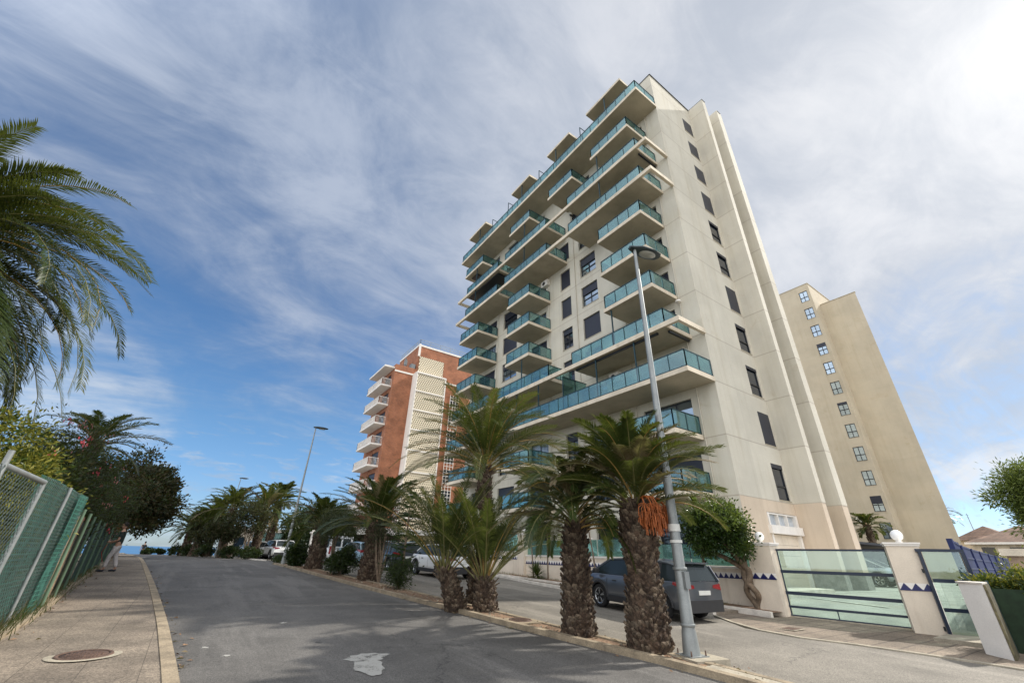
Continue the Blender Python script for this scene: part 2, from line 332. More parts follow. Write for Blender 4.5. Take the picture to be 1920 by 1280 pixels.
# ---------------------------------------------------------------- ground
def gz(y):
    if y <= 28: z = -1.7+.027*max(y, -25)
    elif y <= 40: t = y-28; z = -1.7+.027*28+.027*t-.027*t*t/24
    else: z = -1.7+.027*28+.162
    if y > 62: z -= 0.0016*(y-62)**2 if y < 110 else 0.0016*48**2+0.15*(y-110)
    return z
def interp(tab, y):
    if y <= tab[0][0]: return tab[0][1]
    for (a, b), (c, d) in zip(tab, tab[1:]):
        if y <= c: return b+(d-b)*(y-a)/(c-a)
    return tab[-1][1]
LK = [(-25, 1.4), (0, 0.75), (7.67, 0.39), (11.45, 0.17), (15.5, -0.12), (19.5, -0.43), (26.9, -1.04), (36, -1.8), (40, -2.15), (60, -4.6), (75, -6.5)]
FE = [(-25, -2.4), (7, -2.15), (10.6, -1.98), (13.5, -2.04), (18, -2.34), (30, -2.96), (40, -3.4), (60, -6.2), (75, -8.5)]
ML = [(-25, 7.7), (5.37, 7.07), (7.16, 6.83), (9.3, 6.62), (12.4, 6.40), (17.45, 5.96), (23.4, 5.55), (33.3, 4.95)]
MR = [(-25, 7.95), (4.2, 7.62), (5.75, 7.60), (6.9, 7.55), (8.4, 7.48), (11, 7.35), (17, 7.05), (23, 6.6), (33.3, 5.85)]
SK = [(-25, 13.2), (2.3, 13.1), (4.4, 12.75), (5.8, 12.2), (7.0, 12.35), (8.6, 13.6), (12, 13.75), (18.3, 14.3), (22.2, 15.0), (30, 14.6), (45, 13), (75, 9)]
def rng(y0, y1, st=1.0):
    n = max(1, int(math.ceil((y1-y0)/st))); return [y0+(y1-y0)*i/n for i in range(n+1)]
def strip(name, fa, fb, y0, y1, dz, m_, nx=1, st=1.0, thick=0, kind='structure', **p):
    """a sheet that follows the slope of the street between two side lines"""
    mb = MB(); ys = rng(y0, y1, st); vs = []
    for y in ys:
        a, b = fa(y), fb(y)
        for i in range(nx+1): vs.append((a+(b-a)*i/nx, y, gz(y)+dz))
    fs = []
    for j in range(len(ys)-1):
        for i in range(nx):
            q = j*(nx+1)+i; fs.append((q, q+1, q+nx+2, q+nx+1))
    mb.add(vs, fs, 0, True)
    if thick:
        for f, s in ((fa, 1), (fb, -1)):
            for j in range(len(ys)-1):
                ya, yb = ys[j], ys[j+1]
                q = [(f(ya), ya, gz(ya)+dz), (f(yb), yb, gz(yb)+dz), (f(yb), yb, gz(yb)+dz-thick), (f(ya), ya, gz(ya)+dz-thick)]
                mb.add(q if s > 0 else q[::-1], [(0, 1, 2, 3)])
        for y, s in ((ys[0], 1), (ys[-1], -1)):
            q = [(fa(y), y, gz(y)+dz), (fb(y), y, gz(y)+dz), (fb(y), y, gz(y)+dz-thick), (fa(y), y, gz(y)+dz-thick)]
            mb.add(q if s < 0 else q[::-1], [(0, 1, 2, 3)])
    return mb.build(name, m_, kind=kind, **p)
I = lambda tab, off=0.0: (lambda y: interp(tab, y)+off)
M['earth'] = mat('dry earth and weeds', (0.16, 0.14, 0.09), 0.95, 0.35, 0.8, 0.3, 20, 0.6, 12)
M['pave'] = mat_brick('speckled pavement tiles', (0.185, 0.150, 0.112), (0.165, 0.133, 0.100), (0.10, 0.08, 0.06), 1.0, 0.6, 0.4, 0.006, 'floor', 0.9, 0.30, 0.25)
M['pave_drive'] = mat_brick('ribbed brown drive paving', (0.185, 0.145, 0.105), (0.16, 0.125, 0.09), (0.09, 0.07, 0.052), 1.0, 4.0, 0.45, 0.02, 'floor', 0.9, 0.28, 0.3)
# open land, one sheet (falls to the shore beyond the crest of the street)
mb = MB(); xs = [-260, -60, -20, -8, -4, 0, 4, 8, 12, 16, 20, 40, 80, 200, 500]; ys = [-200, -60]+rng(-25, 130, 2.5)
vs = [(x, y, gz(max(y, -25))-0.03) for y in ys for x in xs]; nx = len(xs)
mb.add(vs, [(j*nx+i, j*nx+i+1, (j+1)*nx+i+1, (j+1)*nx+i) for j in range(len(ys)-1) for i in range(nx-1)], 0, True)
mb.build('ground', M['earth'], kind='structure')
# sea
m_ = bpy.data.materials.new('sea water'); m_.use_nodes = True; t = NT(m_.node_tree); b = pbsdf(t)
tc = t.n('ShaderNodeTexCoord')
t.l(t.mix(t.ramp(t.noise(t.mapping(tc.outputs['Object'], (0.02, 0.10, 1)), 1.0, 5), 0.35, 0.65), (0.030, 0.105, 0.22, 1), (0.045, 0.14, 0.27, 1)), b.inputs['Base Color'])
b.inputs['Roughness'].default_value = 0.45
bp = t.n('ShaderNodeBump'); bp.inputs['Strength'].default_value = 0.6; t.l(t.noise(tc.outputs['Object'], 0.6, 5), bp.inputs['Height']); t.l(bp.outputs[0], b.inputs['Normal'])
M['sea'] = m_
mb = MB(); mb.quad((-15000, 100, -5.2), (15000, 100, -5.2), (15000, 18000, -5.2), (-15000, 18000, -5.2)); mb.build('sea', M['sea'], kind='structure')
M['sand'] = mat('beach sand', (0.45, 0.38, 0.27), 0.95, 0.1, 0.5)
mb = MB(); mb.quad((-150, 84, -3.0), (150, 84, -3.0), (150, 108, -5.1), (-150, 108, -5.1)); mb.build('beach', M['sand'], kind='structure')
# carriageways, one after the other
strip('road', I(LK, 0.0), I(ML, 0.0), -25, 33.3, 0.0, M['asphalt'], 3)
strip('road_far', I(LK, 0.0), lambda y: interp(ML, 33.3)+(y-33.3)*-0.02 + (0.9 if y > 33.3 else 0), 33.3, 66, 0.0, M['asphalt'], 3)
strip('service_road', I(MR, 0.0), I(SK, 0.0), -25, 66, 0.004, M['asphalt2'], 3)
# pavements
strip('pavement_left', I(FE, 0.02), I(LK, -0.17), -25, 62, 0.10, M['pave'], 3, thick=0.15)
strip('kerb_left', I(LK, -0.168), I(LK, 0.0), -25, 62, 0.112, M['kerb'], 1, thick=0.16)
strip('kerb_median_left', I(ML, -0.02), I(ML, 0.13), -25, 33.3, 0.10, M['kerb'], 1, thick=0.14)
strip('kerb_median_right', I(MR, -0.11), I(MR, 0.02), -25, 33.3, 0.09, M['kerb'], 1, thick=0.13)
strip('median_soil', I(ML, 0.132), I(MR, -0.112), -25, 33.3, 0.065, M['soil'], 3, 0.4)
strip('kerb_far', lambda y: 5.2-(y-40)*0.15, lambda y: 5.45-(y-40)*0.15, 40, 60, 0.08, M['kerb_white'], 1, thick=0.12)
# right side: drive apron near the gates, then kerb, walk and planting strip under the garden wall
WX = 16.2
strip('pavement_right', I(SK, 0.14), lambda y: 16.9 if y < 7.4 else (16.1 if y < 8.3 else 15.5), -12, 8.9, 0.022, M['pave_drive'], 3)
strip('kerb_right', I(SK, 0.0), I(SK, 0.138), -12, 8.6, 0.03, M['concrete'], 1, thick=0.05)
strip('pavement_right_far', I(SK, 0.16), lambda y: 16.15 if y < 24 else 17, 8.6, 62, 0.10, M['pave'], 2, thick=0.12)
strip('kerb_right_far', I(SK, 0.0), I(SK, 0.158), 8.6, 62, 0.112, M['kerb_white'], 1, thick=0.14)
strip('planter_soil', lambda y: 15.15, lambda y: 16.13, 7.6, 22.4, 0.145, M['soil'], 2)
strip('planter_kerb', lambda y: 15.0, lambda y: 15.148, 7.6, 22.4, 0.17, M['kerb_white'], 1, thick=0.16)
# yard behind the gates: a short ramp up to the level forecourt
mb = MB()
M['yard'] = mat('worn forecourt concrete', (0.34, 0.33, 0.30), 0.85, 0.2, 0.8, 0.12, 40, 0.3, 30)
ysy = rng(-14, 12, 1.0); xsy = [16.3, 17.2, 19, 21.5, 26, 34, 45, 64]
vs = []
for y in ysy:
    for x in xsy:
        f = min(1, max(0, (x-17.2)/4.3)); zz = gz(y)+0.02; vs.append((x, y, zz+(-1.12-zz)*f))
n_ = len(xsy); mb.add(vs, [(j*n_+i, j*n_+i+1, (j+1)*n_+i+1, (j+1)*n_+i) for j in range(len(ysy)-1) for i in range(n_-1)], 0, True)
mb.build('yard', M['yard'], kind='structure')
M['paint'] = mat('worn white road paint', (0.62, 0.62, 0.56), 0.8, 0.15, 3, 0.15, 40)
mb = MB()
for a, b in (((24, 9.3), (33.5, 8.3)), ((33.6, 8.3), (36, 11)), ((20, 6.1), (20.6, 8.7)), ((26, 5.4), (29, 5.7)), ((30, 4.6), (34, 4.4))):
    d = Vector((b[0]-a[0], b[1]-a[1], 0)).normalized(); n2 = Vector((-d.y, d.x, 0))*0.09
    za = -1.112 if a[0] > 21.5 else None
    zf = lambda x, y: (gz(y)+0.02)+(-1.12-(gz(y)+0.02))*min(1, max(0, (x-17.2)/4.3))+0.012
    mb.quad(*[(p[0]+s*n2.x, p[1]+s*n2.y, zf(p[0], p[1])) for p, s in ((a, -1), (b, -1), (b, 1), (a, 1))])
mb.build('parking_lines', M['paint'], kind='structure')
mb = MB(); mb.box(18.5, 24.2, 9.2, 10.7, -1.6, -0.98); mb.build('yard_step', M['kerb_white'], kind='structure')
# dirt band, chalky patch and cover frames on the road
def blob(name, cx, cy, rx, ry, dz, m_, seed, n=40, rag=0.35, kind='structure', rot=0):
    mb = MB(); rr = random.Random(seed); pts = [(cx, cy, gz(cy)+dz)]
    for k in range(n):
        a = 2*math.pi*k/n; q = 1+rag*(mnoise.noise(Vector((math.cos(a)*2+seed, math.sin(a)*2, 0)))*1.4+rr.uniform(-.08, .08))
        u, v = rx*q*math.cos(a), ry*q*math.sin(a); x = cx+u*math.cos(rot)-v*math.sin(rot); y = cy+u*math.sin(rot)+v*math.cos(rot)
        pts.append((x, y, gz(y)+dz))
    mb.add(pts, [(0, 1+k, 1+(k+1) % n) for k in range(n)]); return mb.build(name, m_, kind=kind)
m_ = bpy.data.materials.new('spilled white plaster'); m_.use_nodes = True; t = NT(m_.node_tree); b = pbsdf(t); tc = t.n('ShaderNodeTexCoord')
o_ = [k for k in t.nt.nodes if k.type == 'OUTPUT_MATERIAL'][0]
b.inputs['Base Color'].default_value = (0.34, 0.33, 0.30, 1); b.inputs['Roughness'].default_value = 0.9
tr = t.n('ShaderNodeBsdfTransparent'); ms = t.n('ShaderNodeMixShader')
t.l(t.ramp(t.m('ADD', t.m('MULTIPLY', t.noise(tc.outputs['Object'], 5, 3), 0.6), t.m('MULTIPLY', t.noise(tc.outputs['Object'], 45, 5, 0.7), 0.5)), 0.38, 0.56), ms.inputs[0]); t.l(tr.outputs[0], ms.inputs[1]); t.l(b.outputs[0], ms.inputs[2]); t.l(ms.outputs[0], o_.inputs[0])
M['spill'] = m_
blob('plaster_spill', 2.85, 7.95, 0.36, 0.26, 0.006, M['spill'], 3, rag=0.4); blob('plaster_spill', 2.72, 7.45, 0.20, 0.50, 0.0085, M['spill'], 5, rag=0.35, rot=-0.1)
for i, (x, y, r_) in enumerate([(0.75, 9.6, .05), (1.0, 8.9, .05), (2.2, 11.5, .06)]): blob('plaster_spill', x, y, r_, r_*1.2, 0.0055, M['spill'], 10+i, 24, 0.8)
M['iron'] = mat('rusty cast iron', (0.11, 0.065, 0.045), 0.75, 0.25, 9, 0.25, 60, 0.8, 60)
def manhole(x, y, r_, dz, label):
    t_ = thing('manhole_cover', label, 'manhole cover', (x, y, gz(y)+dz))
    t_.rotation_euler = (math.atan(0.027), 0, 0)
    mb = MB(); mb.lathe((0, 0, 0), [(r_*0.86, 0.012), (r_*0.86, 0.018), (r_*1.0, 0.018), (r_*1.05, -0.01)], 40); mb.build('rim', M['iron'], t_)
    mb = MB(); mb.lathe((0, 0, 0), [(0.001, 0.012), (r_*0.84, 0.012), (r_*0.84, 0)], 40)
    for i in range(-6, 7):
        for j in range(-6, 7):
            if (i*i+j*j) < 34: a = r_*0.12; mb.box(i*a-a*.3, i*a+a*.3, j*a-a*.3, j*a+a*.3, 0.0121, 0.017)
    mb.build('lid', M['iron'], t_)
manhole(-0.69, 9.12, 0.31, 0.10, 'round rusty iron cover set in the left pavement with a pale cement collar')
mb = MB(); mb.lathe((-0.69, 9.12, gz(9.12)+0.1045), [(0.31, 0.0), (0.41, 0.0)], 40); c_ = mb.build('cement_collar', M['concrete'], kind='structure')
c_.rotation_euler = (0, 0, 0)
manhole(7.03, 9.5, 0.27, 0.09, 'round iron cover in the narrow median between the trunk cluster and the next palm')
mb = MB(); mb.box(6.72, 7.36, 9.05, 9.98, gz(9.5)-0.05, gz(9.5)+0.085); mb.build('median_concrete', M['kerb'], kind='structure')
strip('median_rubble', I(ML, 0.14), I(MR, -0.12), 3.2, 4.9, 0.085, M['concrete'], 2, 0.3)
t_ = thing('drain_grate', 'small rectangular drain grate in the brown drive in front of the sliding gate', 'drain grate', (13.35, 6.3, gz(6.3)+0.03))
mb = MB(); mb.box(-.32, .32, -.2, .2, 0, .008); mb.build('frame', M['concrete'], t_)
mb = MB(); [mb.box(-.26, .26, -.15+.05*k, -.125+.05*k, .008, .014) for k in range(7)]; mb.build('bars', M['iron'], t_)
# ---------------------------------------------------------------- facade builder
def wall_grid(mb, axis, pos, u0, u1, z0, z1, holes, depth, inward, mi=0):
    """vertical wall at axis=pos with rectangular holes and reveals of the given depth"""
    us = sorted({u0, u1, *[h for q in holes for h in q[:2]]}); zs = sorted({z0, z1, *[h for q in holes for h in q[2:4]]})
    def pt(u, z, d=0):
        p = pos+inward*d; return (p, u, z) if axis == 'x' else (u, p, z)
    for i in range(len(us)-1):
        for j in range(len(zs)-1):
            a, b, c, d = us[i], us[i+1], zs[j], zs[j+1]; um, zm = (a+b)/2, (c+d)/2
            if a < u0-1e-6 or b > u1+1e-6 or c < z0-1e-6 or d > z1+1e-6: continue
            if any(h[0] < um < h[1] and h[2] < zm < h[3] for h in holes): continue
            mb.quad(pt(a, c), pt(b, c), pt(b, d), pt(a, d), mi)
    for h in holes:
        a, b, c, d = h[:4]
        mb.quad(pt(a, c), pt(a, c, depth), pt(a, d, depth), pt(a, d), mi); mb.quad(pt(b, c), pt(b, d), pt(b, d, depth), pt(b, c, depth), mi)
        mb.quad(pt(a, c), pt(b, c), pt(b, c, depth), pt(a, c, depth), mi); mb.quad(pt(a, d), pt(a, d, depth), pt(b, d, depth), pt(b, d), mi)
def window(parent, axis, pos, inward, u0, u1, z0, z1, depth=0.2, closed=0.0, sky=False, cols=2, mid=0.38, name='window', fr=0.055, pane=None, sill=True):
    """a window in its opening: frame and sash bars, panes, and a roller shutter drawn down by `closed`"""
    def bx(mb, a, b, c, d, t0, t1, mi=0):
        p0, p1 = sorted((pos+inward*t0, pos+inward*t1))
        if axis == 'x': mb.box(p0, p1, a, b, c, d, mi)
        else: mb.box(a, b, p0, p1, c, d, mi)
    f = MB(); T0, T1 = depth-0.07, depth+0.01
    bx(f, u0, u0+fr, z0, z1, T0, T1); bx(f, u1-fr, u1, z0, z1, T0, T1); bx(f, u0+fr, u1-fr, z0, z0+fr, T0, T1); bx(f, u0+fr, u1-fr, z1-fr, z1, T0, T1)
    for k in range(1, cols):
        u = u0+(u1-u0)*k/cols; bx(f, u-fr*.5, u+fr*.5, z0+fr, z1-fr, T0+.005, T1)
    if mid:
        z = z0+(z1-z0)*mid; bx(f, u0+fr, u1-fr, z-fr*.6, z+fr*.6, T0-.005, T1-.004)
    fo = f.build(name, M['frame'], parent)
    p = MB(); bx(p, u0+fr*.5, u1-fr*.5, z0+fr*.5, z1-fr*.5, depth-0.02, depth)
    p.build('pane', pane or (M['pane_sky'] if sky else M['pane']), fo)
    if closed > 0:
        s = MB(); zz = z1-(z1-z0)*closed; bx(s, u0+.01, u1-.01, zz, z1-.005, T0-.05, T0-.02); s.build('shutter', M['shutter'], fo)
    if sill:
        s = MB(); bx(s, u0-.03, u1+.03, z0-.05, z0-.002, -.03, T0); s.build('sill', M['soffit'], fo)
    return fo
def rail_panels(mbr, mbg, pts, z, h=1.0, step=1.0, gap=0.08):
    """steel posts and rail with glass infill along a polyline (x, y)"""
    for (x0, y0), (x1, y1) in zip(pts, pts[1:]):
        L = math.hypot(x1-x0, y1-y0); n = max(1, round(L/step)); dx, dy = (x1-x0)/L, (y1-y0)/L
        mbr.beam((x0, y0, z+h-.02), (x1, y1, z+h-.02), .06, .045); mbr.beam((x0, y0, z+.07), (x1, y1, z+.07), .05, .04)
        for k in range(n+1):
            t = L*k/n; mbr.beam((x0+dx*t, y0+dy*t, z), (x0+dx*t, y0+dy*t, z+h-.02), .05, .05, up=(dx, dy, 0))
        for k in range(n):
            a, b = L*k/n+.035, L*(k+1)/n-.035
            nx_, ny_ = -dy*.006, dx*.006; za, zb = z+.10, z+h-.05
            v = [(x0+dx*t+s*nx_, y0+dy*t+s*ny_, zz) for zz in (za, zb) for t, s in ((a, -1), (b, -1), (b, 1), (a, 1))]
            mbg.add(v, [(3, 2, 1, 0), (4, 5, 6, 7), (0, 1, 5, 4), (1, 2, 6, 5), (2, 3, 7, 6), (3, 0, 4, 7)])
# ---------------------------------------------------------------- the tall balconied tower
XF, XB = 21.0, 18.5            # facade plane, front of the balconies
YC, YE = 10.87, 38.2           # near corner, far corner
ZT = 36.65
SB = lambda k: 8.65+2.95*(k-2)  # underside of slab k
ST = lambda k: SB(k)+0.27
tower = thing('apartment_tower', 'tall cream apartment tower with staggered teal glass balconies beside the service road', 'apartment building', (XF, YC, -1.2))
def rel(o, parent):  # keep world coordinates for a part of a placed empty
    o.location = tuple(-c for c in parent.location); return o
class P0:  # root at the tower base; meshes are written in world coordinates
    pass
holes = []; wins = []
for k in range(-1, 10):
    z0, z1 = ST(k)+.28, SB(k)+2.42
    if k in (0, 1, 3, 4, 5, 6, 7, -1):
        cl2 = {6: .38, 5: .38, 4: 1.0, 3: .2, 7: .3}.get(k, .25); cl1 = {6: 1.0, 5: 1.0, 4: .25, 3: .25, 7: 1.0}.get(k, .3)
        wins.append((18.6, 20.4, z0, z1, cl2, 2, k in (5, 6)))
        wins.append((21.65, 22.9, z0, z1, cl1, 2, False))
        cl3 = {5: 1.0, 4: .35, 3: .0}.get(k, .4)
        wins.append((29.5, 31.95, z0, z1, cl3, 2, k in (3, 4)))
doors = []
for k in range(-1, 11):
    z0, z1 = ST(k)+.02, ST(k)+2.16
    doors.append((12.45, 15.75, z0, z1, 3, k))
    doors.append((24.95, 27.3, z0, z1, 2, k)); doors.append((33.3, 36.4, z0, z1, 3, k))
    if k in (8, 9, 10, 2): doors.append((18.5, 21.2, z0, z1, 2, k)); doors.append((29.6, 31.6, z0, z1, 2, k))
holes = [w[:4] for w in wins]+[d[:4] for d in doors]
mb = MB(); wall_grid(mb, 'x', XF, YC, YE, -1.5, ZT, holes, 0.24, 1)
# side wall towards the gates
sidew = []
for k in range(11):
    zt = 4.87+2.952*k; hh = 1.9 if k < 8 else (1.6 if k < 9 else 1.6)
    sidew.append((25.0, 26.28, zt-hh, zt, [.12, 1, .1, .12, 1, .12, .12, 1, 1, 1, 1][k]))
XI = 26.5
wall_grid(mb, 'y', YC, XF, XI, 2.85, ZT, [w[:4] for w in sidew], 0.12, 1)
mb.quad((XI, YC, 2.85), (XI, 9.5, 2.85), (XI, 9.5, ZT), (XI, YC, ZT)); mb.quad((XI, 9.5, 2.85), (XI+.5, 9.5, 2.85), (XI+.5, 9.5, ZT), (XI, 9.5, ZT))
mb.quad((XI+.5, 9.5, -1.3), (XI+.5, 10.9, -1.3), (XI+.5, 10.9, ZT), (XI+.5, 9.5, ZT))
X2 = 28.5
mb.quad((XI+.5, 10.9, -1.3), (X2, 10.9, -1.3), (X2, 10.9, ZT), (XI+.5, 10.9, ZT))
mb.quad((X2, 10.9, 2.85), (X2, 9.3, 2.85), (X2, 9.3, ZT), (X2, 10.9, ZT)); mb.quad((X2, 9.3, 2.85), (X2+.75, 9.3, 2.85), (X2+.75, 9.3, ZT), (X2, 9.3, ZT))
mb.quad((X2+.75, 9.3, -1.3), (X2+.75, YE, -1.3), (X2+.75, YE, ZT), (X2+.75, 9.3, ZT))
mb.quad((X2+.75, YE, -1.3), (XF, YE, -1.3), (XF, YE, ZT), (X2+.75, YE, ZT))
# inner faces of the parapet and the roof
mb.quad((XF+.3, YC+.3, 35.8), (X2+.4, YC+.3, 35.8), (X2+.4, YE-.3, 35.8), (XF+.3, YE-.3, 35.8))
for a, b in (((XF+.3, YC+.3), (XF+.3, YE-.3)), ((XF+.3, YE-.3), (X2+.4, YE-.3)), ((X2+.4, YE-.3), (X2+.4, YC+.3)), ((X2+.4, YC+.3), (XF+.3, YC+.3))):
    mb.quad((*a, 35.8), (*b, 35.8), (*b, ZT), (*a, ZT))
mb.add([(XF, YC, ZT), (XI, YC, ZT), (XI, 9.5, ZT), (XI+.5, 9.5, ZT), (XI+.5, 10.9, ZT), (X2, 10.9, ZT), (X2, 9.3, ZT), (X2+.75, 9.3, ZT), (X2+.75, YE, ZT), (XF, YE, ZT)], [tuple(range(10))]) if False else None
rel(mb.build('wall', M['facade'], tower), tower)
mb = MB()
for a, b in (((XF+.12, YC-.03), (XF+.12, 12.2)), ((XF-.03, YC+.1), (XI, YC+.1)), ((XI+.25, 9.47), (XI+.25, 11)), ((X2+.38, 9.27), (X2+.38, YE)), ((XF+.12, 12.2), (XF+.12, YE)), ((XI+.25, 11.0), (X2+.38, 11.0))):
    mb.beam((*a, ZT+.02), (*b, ZT+.02), .5 if a[0] > XI else .34, .06)
rel(mb.build('coping', M['frame'], tower), tower)
# ground floor of the side wall in a warmer render, with a grey plinth
mb = MB(); wall_grid(mb, 'y', YC+.005, XF, XI, -1.5, 2.85, [(23.25, 26.42, -1.12, 2.27)], 0.25, 1)
mb.quad((XI, YC, -1.5), (XI, 9.51, -1.5), (XI, 9.51, 2.85), (XI, YC, 2.85)); mb.quad((XI, 9.51, -1.5), (XI+.49, 9.51, -1.5), (XI+.49, 9.51, 2.85), (XI, 9.51, 2.85))
mb.quad((X2, 10.9, -1.5), (X2, 9.31, -1.5), (X2, 9.31, 2.85), (X2, 10.9, 2.85)); mb.quad((X2, 9.31, -1.5), (X2+.74, 9.31, -1.5), (X2+.74, 9.31, 2.85), (X2, 9.31, 2.85))
rel(mb.build('wall', M['facade_base'], tower, 'warm beige ground floor wall'), tower)
for bx_ in ((XI-.03, XI+.53, 9.46, 10.84, -1.5, -.45), (X2-.03, X2+.78, 9.26, 10.86, -1.5, -.45), (XF-.02, 23.2, YC-.025, YC+.1, -1.5, -.45)):
    mb = MB(); mb.box(*bx_); rel(mb.build('plinth', M['plinth'], tower), tower)
# garage door with transom
gd = MB(); gd.box(23.27, 23.42, YC-.02, YC+.2, -1.12, 2.25); gd.box(26.2, 26.41, YC-.02, YC+.2, -1.12, 2.25); gd.box(23.1, 26.42, YC-.16, YC+.1, 1.28, 1.66); gd.box(23.42, 26.2, YC+.02, YC+.2, 2.19, 2.25)
for x in (24.35, 25.3): gd.box(x-.04, x+.04, YC, YC+.2, 1.66, 2.19)
gf = rel(gd.build('garage_door', M['white'], tower), tower)
mb = MB()
for k in range(5): mb.box(23.42, 26.2, YC+.12, YC+.17, -1.1+.475*k, -1.1+.475*k+.465)
mb.build('panel', M['cream_wall'], gf); mb = MB(); mb.box(23.42, 26.2, YC+.16, YC+.2, 1.66, 2.19); mb.build('pane', M['curtain'], gf)
def tw_window(*a, **k):
    o = window(tower, *a, **k); rel(o, tower); return o
for w in wins: tw_window('x', XF, 1, *w[:4], 0.24, w[4], w[6], w[5])
for k, w in enumerate(sidew): tw_window('y', YC, 1, *w[:4], 0.12, w[4], False, 1)
for d in doors:
    k = d[5]; rr = random.Random(k*31+int(d[0])); cl = rr.choice([0, 0, .25, .6, 1.0]) if k not in (2, 3) else rr.choice([0, 0.1])
    tw_window('x', XF, 1, *d[:4], 0.24, cl, rr.random() < .45, d[4], 0, name='balcony_door', sill=False, fr=.07, pane=(M['curtain_pane'] if rr.random() < (.7 if k in (2, 3) else .3) else None))
# balconies ---------------------------------------------------------------
def balcony(y0, y1, k, x0=XB, x1=XF-.003, rails='LFR', label=None, frame=None):
    zb, zt = SB(k), ST(k)
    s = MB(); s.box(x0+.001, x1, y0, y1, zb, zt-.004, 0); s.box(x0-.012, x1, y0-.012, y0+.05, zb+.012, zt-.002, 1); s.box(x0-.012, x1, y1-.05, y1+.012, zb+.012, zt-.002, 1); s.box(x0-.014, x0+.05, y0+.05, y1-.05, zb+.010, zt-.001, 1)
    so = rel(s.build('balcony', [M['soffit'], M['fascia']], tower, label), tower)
    r_, g_ = MB(), MB(); xi = x0+.09; ya, yb = y0+.07, y1-.07; pts = []
    if 'R' in rails: pts.append((x1-.05, ya))
    pts += [(xi, ya), (xi, yb)]
    if 'L' in rails: pts.append((x1-.05, yb))
    rail_panels(r_, g_, pts, zt, 1.02, 0.98)
    r_.build('railing', M['rail'], so); g_.build('glass_panel', M['teal'], so)
    return so
for k in (0, 1, 4, 5, 6, 9): balcony(12.12, 16.02, k); balcony(24.32, 27.7, k); balcony(33.0, 36.9, k)
balcony(18.25, 21.5, 9)
for k in (7, 8): balcony(11.7, 19.15, k); balcony(21.9, 28.55, k); balcony(29.72, 36.35, k)
balcony(11.7, 19.45, 3); balcony(21.9, 29.03, 3); balcony(30.2, 37.2, 3)
balcony(10.84, 29.05, 2); balcony(30.2, 37.9, 2); balcony(10.84, 38.25, 10)
# free concrete edge beams that run in front of floors 3, 7 and 8 and return to the wall
def edge_beam(k, y0, y1, rets):
    mb = MB(); zb, zt = SB(k)+.004, ST(k)-.004
    mb.box(XB-.05, XB+.16, y0, y1, zb, zt+.03)
    for y in rets: mb.box(XB+.16, XF-.004, y, y+.2, zb, zt+.03)
    rel(mb.build('edge_beam', M['fascia'], tower), tower)
edge_beam(3, 10.78, 29.2, (10.78,)); edge_beam(7, 10.78, 38.2, (10.78, 38.0)); edge_beam(8, 10.78, 38.2, (10.78, 38.0))
# canopies over the top terrace
for a, b in ((12.15, 16.05), (18.3, 21.5), (24.35, 27.6), (32.95, 36.8)):
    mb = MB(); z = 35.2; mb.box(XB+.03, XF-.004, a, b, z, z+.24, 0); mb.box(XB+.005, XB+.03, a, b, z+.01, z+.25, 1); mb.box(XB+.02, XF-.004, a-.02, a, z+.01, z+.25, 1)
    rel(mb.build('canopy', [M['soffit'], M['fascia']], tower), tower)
# thin dark posts between floors and screen dividers
mb = MB()
def post(y, k0, x=XB+.12, k1=None):
    mb = MB(); z1 = SB((k1 or k0+1)); mb.beam((x, y, ST(k0)), (x, y, z1 if (k1 or k0+1) < 11 else 35.2), .07, .07, up=(1, 0, 0)); rel(mb.build('post', M['rail'], tower), tower)
for y, k in ((15.45, 8), (15.45, 7), (15.5, 3), (14.05, 2), (17.2, 2), (23.2, 2), (26.0, 2), (25.25, 8), (25.25, 7), (25.4, 3), (33.3, 3), (34.3, 8), (34.3, 7), (14.0, 10), (20.3, 10), (25.8, 10), (34.3, 10)): post(y, k)
for y, k, hh in ((20.45, 2, 2.5), (17.0, 10, 2.2), (22.9, 10, 2.2), (28.3, 10, 2.2), (31.5, 10, 2.2)):
    r_, g_ = MB(), MB(); z = ST(k); x0 = XB+.12
    for zz in (z+hh, z+1.0 if k == 2 else z+1.05): r_.beam((x0, y, zz), (XF-.05 if k == 2 else x0+1.3, y, zz), .05, .05)
    r_.beam((x0, y, z), (x0, y, z+hh), .06, .06, up=(1, 0, 0))
    r_.beam(((x0+XF)/2 if k == 2 else x0+1.3, y, z), ((x0+XF)/2 if k == 2 else x0+1.3, y, z+hh), .05, .05, up=(1, 0, 0))
    so = rel(r_.build('divider', M['rail'], tower), tower)
    if k == 2: g_.box(x0+.04, XF-.1, y-.006, y+.006, z+.1, z+hh-.04); g_.build('glass_panel', M['teal'], so)
# awning cassettes, wall lamps and outdoor units under the slabs
for bx_ in ((XB+.2, XB+.32, 12.4, 19.2, SB(3)-.14, SB(3)-.02), (XB+.5, XF-.1, 11.78, 11.9, SB(3)-.16, SB(3)-.03), (XB+.5, XF-.1, 11.78, 11.9, SB(8)-.16, SB(8)-.03), (XB+.6, XF-.1, 19.3, 19.4, SB(8)-.16, SB(8)-.03), (XB+.5, XF-.3, 35, 36.2, SB(9)-.2, SB(9)-.05), (XB+.25, XF-.3, 30, 36.0, SB(8)-.2, SB(8)-.05)):
    mb = MB(); mb.box(*bx_); rel(mb.build('awning', M['frame'], tower), tower)
for y, k in ((15.6, 2), (12.3, 2), (24.0, 3), (19.9, 3), (13.8, 3), (24.2, 2), (18.2, 2)):
    mb = MB(); mb.lathe((XF-.14, y, ST(k)+2.25), [(0.001, .11), (.07, .09), (.11, .0), (.07, -.09), (.001, -.11)], 10)
    rel(mb.build('wall_lamp', M['soffit'], tower), tower)
